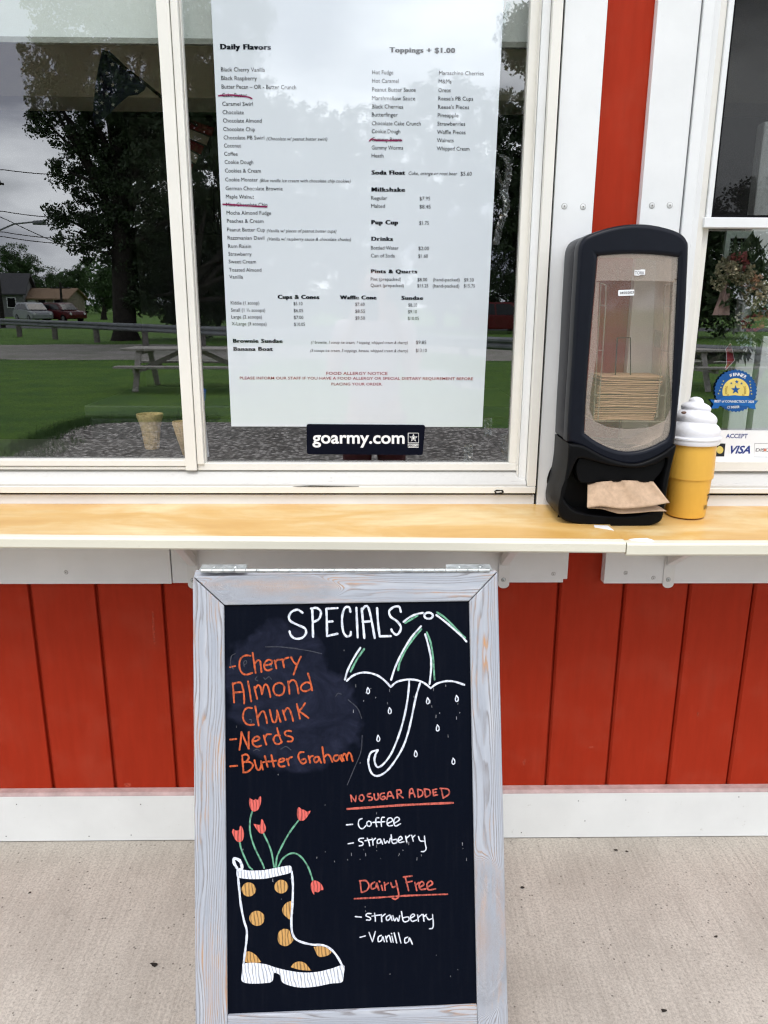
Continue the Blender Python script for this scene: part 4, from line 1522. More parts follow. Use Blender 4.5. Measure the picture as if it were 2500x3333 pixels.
ORANGE = (
    ((105,258),(165,245)),
    ((345,125),(290,120),(240,145),(215,200),(220,280),(250,330),(300,345),(365,325)),
    ((370,90),(385,200),(405,325)), ((395,220),(425,180),(455,185),(465,240),(472,315)),
    ((515,235),(560,230),(595,210),(590,180),(555,172),(520,195),(505,240),(515,280),(550,297),(595,280)),
    ((625,180),(640,230),(648,272)), ((632,210),(655,175),(695,170)),
    ((715,165),(728,210),(738,260)), ((722,195),(745,160),(790,145)),
    ((820,140),(850,195),(882,225)), ((935,135),(895,220),(850,345)),
    ((135,445),(145,560),(152,672)), ((140,455),(190,438),(235,445),(258,520),(268,600),(270,685)), ((150,555),(265,548)),
    ((315,425),(335,540),(352,660)),
    ((390,490),(405,560),(422,630)), ((395,520),(430,470),(460,490),(478,575)), ((478,570),(505,475),(535,465),(560,520),(578,610)),
    ((680,440),(630,465),(612,520),(635,575),(685,590),(730,560),(742,500),(720,455),(680,440)),
    ((785,425),(795,500),(802,570)), ((790,460),(820,415),(860,415),(890,470),(908,568)),
    ((1050,450),(1005,435),(955,460),(935,500),(950,530),(1000,540),(1060,510)), ((1018,330),(1045,420),(1068,530)),
    ((362,738),(310,735),(270,770),(255,840),(275,900),(320,935),(385,932)),
    ((400,718),(420,830),(440,942)), ((432,850),(465,790),(500,780),(525,840),(538,915)),
    ((570,760),(590,850),(610,900),(640,900),(655,840),(655,765)), ((655,765),(675,830),(698,900)),
    ((722,765),(740,820),(758,878)), ((735,800),(765,745),(795,745),(825,810),(845,890)),
    ((888,690),(905,770),(925,862)), ((985,680),(945,740),(905,775)), ((910,775),(960,805),(1025,855)),
    ((105,1108),(178,1100)),
    ((238,1018),(230,1120),(215,1228)), ((238,1018),(280,1120),(322,1215)), ((325,1018),(322,1120),(325,1215)),
    ((375,1130),(420,1120),(450,1095),(430,1072),(390,1085),(365,1130),(385,1175),(425,1192),(470,1178)),
    ((500,1060),(515,1120),(530,1168)), ((510,1100),(535,1050),(585,1045)),
    ((690,1060),(640,1060),(615,1100),(630,1145),(670,1162),(715,1135)), ((655,972),(680,1060),(712,1140)),
    ((822,1010),(775,1005),(745,1030),(765,1060),(820,1075),(842,1100),(825,1128),(780,1130)),
    ((105,1422),(188,1415)),
    ((245,1295),(255,1400),(262,1490)), ((245,1295),(295,1282),(325,1315),(300,1360),(262,1375)), ((262,1375),(330,1370),(372,1405),(350,1455),(300,1490),(258,1492)),
    ((390,1350),(405,1410),(425,1460),(455,1455),(470,1400),(468,1360)), ((470,1380),(490,1460)),
    ((512,1300),(530,1370),(545,1428)), ((490,1375),(560,1362)), ((590,1290),(605,1360),(618,1425)), ((560,1368),(650,1355)),
    ((675,1375),(720,1365),(745,1345),(720,1330),(685,1345),(672,1390),(695,1425),(745,1420)),
    ((770,1335),(785,1375),(795,1410)), ((778,1365),(800,1325),(832,1312)),
    ((968,1255),(925,1260),(905,1300),(925,1360),(960,1390),(995,1370),(985,1335),(945,1345)),
    ((1025,1300),(1038,1345),(1045,1380)), ((1032,1335),(1055,1305),(1080,1300)),
    ((1140,1310),(1105,1315),(1090,1350),(1110,1375),(1145,1350),(1150,1315)), ((1150,1315),(1160,1350),(1175,1380)),
    ((1188,1195),(1200,1290),(1215,1380)), ((1208,1320),(1240,1285),(1275,1300),(1305,1370)),
    ((1365,1290),(1330,1300),(1320,1335),(1345,1360),(1380,1335),(1385,1295)), ((1385,1295),(1400,1330),(1420,1362)),
    ((1410,1290),(1425,1325),(1440,1355)), ((1420,1310),(1445,1275),(1465,1290),(1480,1350)), ((1475,1310),(1495,1265),(1520,1280),(1545,1360)))
def word_of(st_):
    x, y = st_[0]
    if st_[0] == (1018, 330): return 1
    yb = max(p[1] for p in st_)
    return 0 if yb < 350 and x != 315 and y < 300 else 1 if yb < 700 and y < 600 and y > 300 else 2 if yb < 950 and y < 860 else 3 if yb < 1235 and y < 1190 else 4 if x < 880 else 5
groups_ = [[], [], [], [], [], []]
for st_ in ORANGE:
    groups_[word_of(st_)].append(st_)
write('orange_lettering', M['chalkorange'], groups_, 5.9, cB)


UMB = Marks(on_board(0.0008)); HND = Marks(on_board(0.0008)); mk = UMB
mk.stroke([(1100+50*math.cos(a), 158+36*math.sin(a)) for a in np.linspace(-1.2, 5.3, 20)], 6.8, cC)
for s in (
    ((805,232),(880,175),(960,140),(1035,125)), ((1190,150),(1290,225),(1400,320),(1480,390),(1545,462)),
    ((300,535),(220,660),(150,800),(118,910)),
    ((140,925),(200,870),(290,832),(390,828),(500,860),(590,925),(655,995)), ((655,995),(730,935),(850,908),(960,915),(1050,950),(1125,1010)),
    ((1125,1010),(1200,955),(1300,928),(1400,932),(1520,970)),
    ((1012,282),(900,410),(790,590),(710,760),(660,912)), ((1060,375),(1095,500),(1125,640),(1130,780),(1112,962)),
    ((872,920),(865,1050),(835,1250),(790,1440),(730,1620),(660,1780),(580,1890),(510,1938),(475,1900),(465,1840),(480,1780),(505,1740)),
    ((1000,950),(950,1120),(905,1340),(860,1530),(800,1700),(700,1870),(600,1990),(500,2040),(430,2005),(395,1900),(400,1820),(430,1760),(505,1735))):
    (HND if s[0] in ((872,920), (1000,950)) else UMB).stroke(s, 6.2, cC)
UMB.build('umbrella_canopy', M['chalkwhite'], panel)
HND.build('umbrella_handle', M['chalkwhite'], panel)
for x, y in ((390,1040),(645,1275),(1092,1160),(1432,1132),(1208,1478),(510,1600),(950,1780),(1392,1868)):
    mk = Marks(on_board(0.0008))
    mk.stroke([(x-4, y-38), (x+15, y-8), (x+14, y+22), (x-2, y+34), (x-16, y+20), (x-14, y-8), (x-4, y-38)], 3.6, cC)
    mk.build('raindrop', M['chalkwhite'], panel)
mk = Marks(on_board(0))
for s in (((825,245),(890,205),(970,158)), ((1200,120),(1290,180),(1400,290),(1530,420)), ((345,548),(260,670),(185,815)),
          ((1015,318),(920,430),(820,580),(765,700),(742,800)), ((1080,355),(1125,480),(1150,640),(1170,910))):
    mk = Marks(on_board(0))
    mk.stroke(s, 6.2, cC)
    mk.build('umbrella_shading', M['chalkgreen'], panel)
for s in (((238,715),(260,810),(310,930),(360,1030),(400,1065)), ((400,320),(372,430),(372,580),(410,730),(470,870),(530,990),(552,1050)),
          ((545,605),(610,740),(650,860),(680,1035)), ((995,435),(880,590),(790,750),(720,900),(703,1040)),
          ((735,1030),(790,930),(880,865),(970,865),(1050,930),(1120,1040),(1170,1180),(1176,1205))):
    mk = Marks(on_board(0))
    mk.stroke(s, 5.4, cD)
    mk.build('tulip_stem', M['chalkgreen'], panel)

for pts, cr_ in (
    (((365,145),(395,165),(420,175),(445,160),(465,175),(490,135),(512,132),(510,210),(480,290),(440,318),(400,315),(368,260),(360,200)), cD),
    (((137,585),(155,545),(185,565),(230,560),(240,515),(262,510),(290,580),(292,640),(270,700),(225,715),(180,680)), cD),
    (((412,480),(450,485),(500,490),(515,425),(535,430),(570,510),(572,560),(545,600),(500,600),(455,550)), cD),
    (((978,290),(1000,265),(1040,295),(1070,300),(1105,325),(1150,310),(1120,370),(1070,430),(1030,440),(990,420),(975,360)), cD),
    (((1150,440),(1210,445),(1270,490),(1298,560),(1260,570),(1240,590),(1215,600),(1180,590),(1172,632),(1135,570),(1125,500)), cF)):
    mk = Marks(on_board(0.0006))
    mk.fill(list(pts), cr_)
    mk.build('tulip', M['scribcoral'], panel)

mk = Marks(on_board(0.0012))
mk.stroke(((145,390),(165,600),(185,780),(225,980),(262,1110),(258,1250),(240,1400),(222,1545)), 7.0, cF)
mk.build('boot_outline', M['chalkwhite'], panel)
mk = Marks(on_board(0.0012))
mk.stroke(((870,320),(885,500),(880,750),(865,950),(870,1110),(910,1215),(1000,1270),(1150,1305),(1300,1315),(1400,1370),(1480,1460),(1545,1575)), 7.0, cF)
mk.build('boot_outline', M['chalkwhite'], panel)
mk = Marks(on_board(0.0012))
mk.stroke(((130,270),(95,210),(85,155),(115,145),(165,170),(192,225),(195,280),(150,300)), 9.5, cF)
mk.build('boot_pull_loop', M['chalkwhite'], panel)
mk = Marks(on_board(0.0008))
mk.fill([(125,290),(210,292),(300,305),(480,300),(650,270),(840,238),(872,290),(850,335),(700,375),(500,415),(330,420),(200,410),(130,385)], cF)
mk.build('boot_cuff', M['scribwhite'], panel)
mk = Marks(on_board(0.0008))
mk.fill([(205,1560),(350,1550),(520,1570),(640,1610),(800,1650),(1000,1680),(1200,1675),(1400,1630),(1570,1580),(1572,1700),(1548,1810),(1400,1830),(1200,1870),(1000,1885),(850,1860),(740,1810),(710,1720),(660,1690),(630,1692),(605,1800),(500,1825),(300,1830),(195,1795),(198,1680)], cF)
mk.build('boot_sole', M['scribwhite'], panel)
def circ(x, y, r):
    return [(x+r*math.cos(a)*random.Random(x+k).uniform(0.95, 1.04), y+r*math.sin(a)) for k, a in enumerate(np.linspace(0, 2*math.pi, 14, False))]
for pts in (circ(288,560,95), circ(728,522,92), circ(400,950,102),
            [(870,715),(875,830),(855,960),(800,935),(750,880),(742,820),(780,755),(830,725)],
            [(760,1090),(830,1105),(860,1180),(890,1245),(830,1310),(770,1325),(700,1290),(680,1210),(700,1130)],
            [(250,1400),(310,1400),(390,1450),(435,1510),(440,1545),(245,1540)],
            [(855,1610),(900,1555),(970,1533),(1050,1555),(1120,1640),(1120,1655),(980,1645)],
            [(1165,1335),(1280,1325),(1400,1385),(1375,1440),(1290,1468),(1220,1455)]):
    mk = Marks(on_board(0.0004))
    mk.fill(pts, cF)
    mk.build('boot_dot', M['scribgold'], panel)

mk = Marks(on_board(0))
for s in (
    ((150,210),(160,285)), ((150,210),(205,285)), ((205,285),(215,215)),
    [(278+27*math.cos(a), 242+37*math.sin(a)) for a in np.linspace(0, 2*math.pi, 13)],
    ((385,190),(350,200),(350,225),(395,235),(400,262),(365,272)), ((425,195),(430,245),(450,268),(475,245),(470,190)),
    ((545,185),(505,195),(495,235),(525,262),(555,245),(545,225),(520,230)),
    ((575,258),(590,185),(615,170),(635,205),(655,245)), ((585,225),(635,215)),
    ((690,155),(700,245)), ((690,150),(735,150),(740,185),(705,200)), ((710,200),(765,240)),
    ((840,240),(845,150),(870,135),(885,170),(905,230)), ((845,190),(890,185)),
    ((935,140),(945,235)), ((935,140),(990,160),(990,210),(945,235)), ((1015,135),(1030,235)), ((1015,135),(1075,150),(1080,205),(1030,235)),
    ((1115,145),(1122,215)), ((1122,215),(1170,205)), ((1112,148),(1160,138)), ((1118,182),(1155,174)),
    ((1212,130),(1235,245)), ((1200,130),(1290,140),(1305,195),(1235,245))):
    mk.stroke(s, 4.8, cE)
mk.stroke(((110,372),(350,355),(700,330),(1000,315),(1350,300)), 7.0, cE)
mk.build('no_sugar_heading', M['chalkcoral'], panel)
mk = Marks(on_board(0))
for s in (
    ((260,1215),(275,1350)), ((255,1215),(330,1215),(365,1270),(340,1325),(280,1350)),
    ((430,1230),(390,1260),(400,1310),(445,1290),(455,1240),(480,1325)), ((510,1270),(525,1325)), ((485,1220),(491,1228)),
    ((545,1235),(555,1325)), ((550,1270),(590,1240)), ((620,1240),(640,1290),(675,1280)), ((680,1215),(700,1300),(715,1390),(680,1430),(640,1420)),
    ((790,1170),(830,1330)), ((770,1170),(870,1158)), ((800,1235),(870,1220)), ((905,1235),(925,1330)), ((910,1270),(950,1235)),
    ((965,1290),(1010,1255),(985,1225),(955,1260),(970,1315),(1030,1310)), ((1050,1290),(1110,1250),(1085,1215),(1045,1260),(1065,1320),(1145,1310))):
    mk.stroke(s, 5.2, cE)
mk.stroke(((195,1425),(500,1410),(800,1390),(1285,1372)), 5.4, cE)
mk.build('dairy_free_heading', M['chalkcoral'], panel)
WHITE = (
    ((100,558),(172,552)), ((285,485),(250,500),(240,550),(260,595),(295,600),(330,565)), [(365+27*math.cos(a), 545+30*math.sin(a)) for a in np.linspace(0, 2*math.pi, 12)],
    ((480,475),(450,480),(445,530),(455,580)), ((410,530),(480,525)), ((545,470),(515,475),(508,530),(512,575)), ((480,528),(550,520)),
    ((585,540),(640,510),(625,478),(590,485),(575,530),(595,570),(640,565)), ((655,545),(720,500),(705,470),(670,480),(655,525),(675,572),(735,545)),
    ((120,780),(182,770)), ((300,715),(255,720),(245,745),(290,765),(290,795),(250,805)), ((345,715),(365,765),(372,805)), ((315,745),(400,730)),
    ((405,720),(410,760),(412,795)), ((410,745),(440,715)), ((500,725),(465,735),(465,775),(500,765),(505,735),(525,785)),
    ((540,725),(555,775),(580,745),(600,770),(615,715)), ((625,675),(640,770),(690,765),(690,730),(645,735)),
    ((715,745),(755,720),(735,695),(710,720),(720,765),(775,755)), ((795,690),(808,760)), ((800,720),(845,680)), ((865,680),(885,750)), ((875,710),(905,680)),
    ((945,695),(965,745),(1005,750)), ((1015,690),(1025,780),(1035,840),(1010,870),(980,872)),
    ((205,1635),(275,1642)), ((390,1600),(345,1600),(330,1625),(380,1650),(375,1675),(335,1675)), ((430,1595),(438,1650),(440,1690)), ((400,1630),(500,1615)),
    ((510,1610),(515,1695)), ((512,1640),(555,1605)), ((610,1615),(570,1640),(575,1680),(610,1660),(620,1625),(635,1680)),
    ((645,1625),(665,1685),(690,1650),(710,1690),(725,1625)), ((745,1575),(770,1690),(830,1680),(825,1640),(765,1650)),
    ((860,1650),(900,1625),(880,1605),(850,1640),(870,1690),(925,1675)), ((935,1615),(945,1690)), ((940,1650),(985,1610)), ((1000,1610),(1010,1690)), ((1005,1640),(1040,1610)),
    ((1035,1630),(1065,1670),(1100,1660)), ((1110,1610),(1120,1720),(1110,1770),(1075,1778)),
    ((260,1878),(322,1862)), ((365,1820),(405,1930)), ((440,1810),(405,1930)), ((510,1855),(475,1875),(475,1930),(515,1910),(525,1870),(545,1930)),
    ((560,1865),(575,1930)), ((565,1895),(600,1855),(625,1935)), ((635,1865),(650,1935)), ((628,1832),(632,1838)), ((660,1825),(690,1945)), ((710,1825),(740,1945)),
    ((820,1875),(785,1895),(790,1945),(830,1925),(840,1885),(875,1960)))
write('white_lettering', M['chalkwhite'], lines_by_y(WHITE, (640, 1200, 1792)), 4.0, cE)
# ghosts of wiped words
GHOST = mat_chalk('ghost_chalk', (0.040, 0.044, 0.062), 0.4)
for s in (((165,100),(120,130),(110,220),(130,270),(150,280)), ((270,230),(300,210),(290,180),(265,200),(270,250)), ((420,370),(400,400),(430,420)), ((500,380),(520,400),(560,370),(590,400)),
          ((330,870),(360,880),(350,910)), ((380,1240),(420,1220),(450,1240)), ((700,1220),(760,1190),(820,1230)), ((1345,600),(1370,565),(1410,575)), ((1180,100),(1000,60),(700,20)), ((1490,640),(1600,740),(1650,860)),
          ((1655,1060),(1640,1250),(1560,1450),(1480,1640)), ((520,20),(700,20),(900,40))):
    mk = Marks(on_board(0))
    mk.stroke(s, 2.6, cB)
    mk.build('wiped_ghost_stroke', GHOST, panel)
# dried drips and specks
mk = Marks(on_board(0))
rg = random.Random(21)
for k in range(70):
    x, y = rg.uniform(760, 1535), rg.uniform(2040, 3230)
    if rg.random() < 0.5:
        x, y = rg.uniform(1120, 1520), rg.uniform(2225, 2330) if rg.random() < 0.5 else rg.uniform(2740, 2800)
    l_ = rg.choice((2, 3, 5, 9))
    mk.stroke(((x, y), (x+rg.uniform(-0.8, 0.8), y+l_)), rg.uniform(1.0, 1.9), lambda p: p)
mk.build('chalk_drips', mat_chalk('faint_chalk', (0.30, 0.31, 0.34), 0.4), panel)['kind'] = 'stuff'

# ------------------------------------------------------------------ napkin dispenser
DY = -0.168
cz = crop(1700, 650, 0.4972)
def plate(name, outer, holes, y0, y1, bevel, mat, parent, smooth_pts=True, res=3, mp=cz, yref=None):
    """a moulded plate: outline and openings measured on the plane y0, thickness back to y1, rounded edges"""
    yref = y0 if yref is None else yref
    cu = bpy.data.curves.new(name, 'CURVE')
    cu.dimensions = '2D'
    cu.fill_mode = 'BOTH'
    cu.extrude = max(1e-5, abs(y1-y0)/2-bevel)
    cu.bevel_depth = bevel
    cu.bevel_resolution = res
    cu.offset = -bevel
    for pts in [outer]+list(holes):
        q = [PY(*mp(p), yref) for p in pts]
        if smooth_pts:
            q2 = smooth_path([(p.x, p.z) for p in q]+[(q[0].x, q[0].z)], 4)[:-1]
        else:
            q2 = [(p.x, p.z) for p in q]
        sp = cu.splines.new('POLY')
        sp.points.add(len(q2)-1)
        for k, p in enumerate(q2):
            sp.points[k].co = (p[0], p[1], 0, 1)
        sp.use_cyclic_u = True
    o = bpy.data.objects.new(name, cu)
    COL.objects.link(o)
    bpy.context.view_layer.update()
    dg = bpy.context.evaluated_depsgraph_get()
    me = bpy.data.meshes.new_from_object(o.evaluated_get(dg))
    bpy.data.objects.remove(o)
    bpy.data.curves.remove(cu)
    ym = (y0+y1)/2
    b = MB()
    b.add([(v.co.x, ym-v.co.z, v.co.y) for v in me.vertices], [tuple(p.vertices) for p in me.polygons])
    bpy.data.meshes.remove(me)
    return b.build(name, mat, parent, smooth=True, angle=50)

nd = thing('napkin_dispenser', (0.56, -0.10, 0.996), 'tall black napkin dispenser with a clear front on the shelf by the red strip', 'dispenser')
OUT = [(296, 1585), (312, 1300), (330, 1030), (348, 700), (366, 420), (372, 330), (388, 275), (430, 232), (550, 188), (660, 165), (760, 158), (860, 165), (960, 187), (1025, 211), (1062, 236), (1084, 268), (1093, 312),
       (1086, 500), (1072, 800), (1050, 1100), (1024, 1380), (1000, 1600), (950, 1655), (850, 1710), (730, 1740), (610, 1727), (490, 1680), (390, 1622)]
WIN = [(410, 1528), (425, 1250), (455, 860), (484, 530), (497, 385), (510, 368), (640, 357), (760, 355), (900, 362), (1010, 376), (1024, 392), (1016, 560), (1000, 900), (984, 1250), (968, 1525), (905, 1590), (800, 1635), (690, 1650), (590, 1632), (490, 1585)]
plate('front_cover', OUT, [WIN], DY, DY+0.05, 0.009, M['black'], nd)
INS = [(c[0]+(700-c[0])*0.02, c[1]+(950-c[1])*0.006) for c in OUT[:21]]+[(985, 1600), (860, 1640), (640, 1640), (400, 1610), (318, 1592)]
WI2 = [(c[0]+(700-c[0])*-0.10, c[1]+(1000-c[1])*-0.10) for c in WIN]
plate('housing', INS, [WI2], DY+0.051, -0.026, 0.006, M['black'], nd, yref=DY)
WI3 = [(c[0]+(700-c[0])*-0.085, c[1]+(1000-c[1])*-0.085) for c in WIN]
plate('bounce_liner', WI3, [WIN], DY+0.012, -0.027, 0.0008, mat_plain('pale_bounce_plastic', (0.80, 0.74, 0.68), 0.5), nd, yref=DY)  # pale ring added to bounce light around inside the dispenser window
# clear window: milky surround and a clear middle
RECT = [(505, 542), (520, 530), (980, 535), (988, 548), (962, 1000), (935, 1450), (470, 1450), (488, 1000)]
plate('frosted_window', [(c[0]+(700-c[0])*-0.012, c[1]+(1000-c[1])*-0.008) for c in WIN], [RECT], DY+0.006, DY+0.009, 0.0005,
      mat_clear('frosted_smoke_plastic', (0.96, 0.91, 0.87), (0.66, 0.60, 0.54), 0.22, 0.05, 0.3), nd)
plate('clear_window', RECT, [], DY+0.0065, DY+0.0085, 0.0004, mat_clear('clear_plastic', (0.98, 0.95, 0.92), (0.6, 0.55, 0.5), 0.07, 0.06, 0.05), nd)
rails = MB()
def rod(pts, y, w, d):
    q = [PY(*cz(p), y) for p in pts]
    for a, c in zip(q[:-1], q[1:]):
        rails.bar(a, c, w, d, 0, (0, 1, 0))
for pts in (((512, 545), (548, 560), (545, 700), (520, 1100), (495, 1445)), ((515, 545), (490, 1000), (466, 1440)), ((985, 545), (935, 560), (925, 800), (900, 1200), (880, 1425)), ((986, 548), (955, 1000), (930, 1420))):
    rod(pts, DY+0.014, 0.0014, 0.006)
for pts in (((508, 690), (545, 692)), ((930, 696), (975, 700)), ((492, 985), (530, 988)), ((912, 988), (955, 992)), ((470, 1278), (508, 1280)), ((890, 1278), (938, 1282)), ((460, 1448), (930, 1452))):
    rod(pts, DY+0.012, 0.0016, 0.006)
rails.build('guide_rail', mat_clear('clear_rail_plastic', (0.85, 0.84, 0.82), (0.75, 0.72, 0.68), 0.22, 0.16, 0.08), nd)
b = MB()
for pts in (((622, 905), (708, 903), (708, 1160)), ((622, 905), (608, 1160))):
    q = [PY(*cz(p), DY+0.06) for p in pts]
    for a, c in zip(q[:-1], q[1:]):
        b.bar(a, c, 0.0016, 0.004, 0, (0, 1, 0))
b.build('latch_slot', M['blackmatt'], nd)
b = MB()
for k in range(16):
    y = 858+k*7
    a, c = PY(*cz((868-k*0.3, y)), DY+0.05), PY(*cz((912-k*0.3, y+3)), DY+0.05)
    b.bar(a, c, 0.0012, 0.0012, 0, (0, 1, 0))
b.build('spring', M['steel'], nd)
# base with its opening, the nose above it and the slot
BASE = [(300, 1594), (292, 1720), (270, 1850), (240, 1960), (232, 2020), (248, 2075), (315, 2112), (470, 2131), (640, 2138), (800, 2135), (870, 2118), (908, 2090), (922, 2040), (935, 1960), (960, 1800), (985, 1690), (998, 1600), (900, 1665), (735, 1725), (560, 1690), (400, 1610)]
CAV = [(290, 1985), (262, 1935), (275, 1870), (315, 1790), (345, 1720), (385, 1690), (560, 1735), (735, 1755), (870, 1728), (945, 1690), (930, 1790), (905, 1900), (885, 1985), (845, 2035), (720, 2062), (560, 2062), (400, 2045), (330, 2022)]
plate('base', BASE, [CAV], DY-0.008, -0.030, 0.006, M['blackmatt'], nd, yref=DY)
NOSE = [(375, 1690), (352, 1760), (372, 1845), (420, 1862), (560, 1850), (720, 1848), (850, 1852), (880, 1830), (925, 1775), (948, 1690), (870, 1728), (735, 1752), (560, 1732), (430, 1692)]
plate('nose', NOSE, [], DY+0.004, -0.04, 0.004, M['blackmatt'], nd, yref=DY)
b = MB()
b.hexa([tuple(PY(*cz(p), -0.052)) for p in ((265, 2090), (900, 2090), (1000, 1600), (280, 1600))][:0] or [PY(*cz((230, 2080)), -0.125), PY(*cz((890, 2080)), -0.125), PY(*cz((890, 2080)), -0.038), PY(*cz((230, 2080)), -0.038)],
       [PY(*cz((300, 1620)), -0.125), PY(*cz((960, 1620)), -0.125), PY(*cz((960, 1620)), -0.038), PY(*cz((300, 1620)), -0.038)])
b.build('back_panel', M['blackmatt'], nd)
b = MB()
q = [PY(*cz(p), DY+0.0052) for p in ((735, 458), (755, 462), (780, 456), (805, 457), (803, 494), (780, 492), (757, 498), (733, 495))]
b.prism([(p.x, p.y-0.0006, p.z) for p in q], [(p.x, p.y, p.z) for p in q])
b.build('logo_flag', M['stickerwhite'], nd)
b = MB()
yb = DY+0.0042
place_text(b, 'TORK', PY(*cz((737, 489)), yb), PY(*cz((800, 489)), yb), 0.0072, NY, res=3, offset=0.012)
flush_texts()
b.build('logo_lettering', mat_plain('grey_logo_print', (0.25, 0.25, 0.26), 0.5), nd)
b = MB()
q = [PY(*cz(p), DY+0.0056) for p in rounded([(628, 592), (733, 588), (732, 627), (627, 631)], 6)]
b.prism([(p.x, p.y-0.0006, p.z) for p in q], [(p.x, p.y, p.z) for p in q])
b.build('date_label', M['stickerwhite'], nd)
b = MB()
place_text(b, '04/05/2023', PY(*cz((640, 618)), yb), PY(*cz((730, 613)), yb), 0.0052, NY, res=3, offset=0.01)
flush_texts()
b.build('date_lettering', M['ink'], nd)

# napkins: the stack inside and the one pulled out
ns = MB()
rg = random.Random(3)
top_z, bot_z = PY(*cz((700, 1150)), -0.13).z, PY(*cz((700, 1440)), -0.13).z
nx0, nx1 = PY(*cz((492, 1300)), -0.13).x, PY(*cz((890, 1300)), -0.13).x
N = 24
for k in range(N):
    z0 = bot_z+(top_z-bot_z)*k/N
    t_ = (top_z-bot_z)/N
    dx = rg.uniform(-0.002, 0.002)
    bow = [rg.uniform(-0.0006, 0.0006) for _ in range(7)]
    yf = -0.146+rg.uniform(-0.002, 0.002)
    shx = -0.010*(1-k/N)
    rows = []
    for i in range(7):
        x = nx0+shx+dx+(nx1-nx0)*i/6
        z = z0+bow[i]+(0.002*math.sin(i*0.5+k) if k % 7 == 0 else 0)
        rows.append([(x, yf+0.0015, z), (x, yf, z+t_*0.22), (x, yf, z+t_*0.55), (x, yf+0.0015, z+t_*0.78), (x, -0.045, z+t_*0.78), (x, -0.045, z)])
    ns.grid(rows, 0, True)
    ns.add(rows[0], [tuple(range(6))])
    ns.add(rows[-1], [tuple(range(5, -1, -1))])
tag(ns.build('napkin_stack', M['kraft']), 'stack of folded brown paper napkins seen through the dispenser window', 'napkins')

def napkin_sheet(top, low, ys, yl, seed, wav):
    rg = random.Random(seed)
    b = MB()
    nu, nv = 28, 12
    tp_, lo = smooth_path(top, 10), smooth_path(low, 10)
    pick = lambda c, u: c[min(int(u*(len(c)-1)), len(c)-1)]
    rows = []
    for j in range(nv+1):
        v = j/nv
        row = []
        for i in range(nu+1):
            u = i/nu
            a, c = pick(tp_, u), pick(lo, u)
            px_, py_ = cz((a[0]+(c[0]-a[0])*v, a[1]+(c[1]-a[1])*v))
            y = ys+(yl-ys)*(v**0.8)+wav*math.exp(-v*2.2)*math.sin(u*15+seed+math.sin(v*4))+0.0015*math.sin(u*7+v*5)
            row.append(tuple(PY(px_, py_, y)))
        rows.append(row)
    b.grid(rows)
    o = b
    return b
nk = thing('paper_napkin', PY(*cz((650, 2000)), -0.2), 'single brown paper napkin hanging out of the black dispenser slot', 'napkin')
b = napkin_sheet([(428, 1858), (540, 1845), (640, 1838), (740, 1840), (858, 1846)], [(424, 2016), (520, 2008), (650, 2022), (800, 2012), (900, 1995), (966, 1984)], -0.166, -0.208, 1, 0.013)
o = b.build('upper_ply', M['kraft'], nk, smooth=True)
md = o.modifiers.new('thickness', 'SOLIDIFY'); md.thickness = 0.0006
b = napkin_sheet([(440, 1990), (600, 2000), (860, 1985)], [(430, 2020), (520, 2026), (600, 2048), (645, 2056), (760, 2050), (850, 2042), (948, 2040)], -0.186, -0.198, 4, 0.002)
o = b.build('lower_ply', M['kraft'], nk, smooth=True)
md = o.modifiers.new('thickness', 'SOLIDIFY'); md.thickness = 0.0006

# ------------------------------------------------------------------ ice cream cup with swirl lid
CY = -0.090
cb_ = PY(*cz((1067, 2040)), CY)
ccx, cz0 = cb_.x, 0.9975
rb = (PY(*cz((1190, 2020)), CY).x-PY(*cz((945, 2020)), CY).x)/2
rt_ = (PY(*cz((1312, 1570)), CY).x-PY(*cz((1000, 1570)), CY).x)/2
zrim = PY(*cz((1160, 1592)), CY).z
zstep = PY(*cz((1110, 1812)), CY).z
zl1 = PY(*cz((1160, 1545)), CY).z
ztip = PY(*cz((1140, 1295)), CY).z
cup = thing('ice_cream_cup', (ccx, CY, cz0), 'yellow ice cream cup with a white swirl lid standing beside the napkin dispenser', 'cup')
b = MB()
h = zrim-cz0
f = (zstep-cz0)/h
rs_ = rb+(rt_-rb)*f
b.lathe((ccx, CY, cz0), [(0.0001, 0.001), (rb-0.006, 0.001), (rb-0.003, 0.0), (rb-0.0008, 0.0012), (rb, 0.004), (rs_-0.001, f*h-0.002), (rs_-0.0004, f*h), (rs_+0.0022, f*h+0.0012), (rs_+0.0028, f*h+0.004), (rt_-0.0035, h-0.001), (rt_-0.0035, h)], 56)
b.build('cup_body', M['yellow'], cup, smooth=True)
b = MB()
R1_ = rt_+0.0035
hl = zl1-zrim
b.lathe((ccx, CY, zrim), [(rt_-0.004, 0.0), (R1_-0.002, 0.0005), (R1_, 0.004), (R1_-0.0005, hl*0.72), (R1_+0.0018, hl*0.80), (R1_+0.0018, hl), (R1_-0.003, hl+0.003), (0.02, hl+0.004), (0.0001, hl+0.004)], 56)
b.build('lid_rim', M['softwhite'], cup, smooth=True)
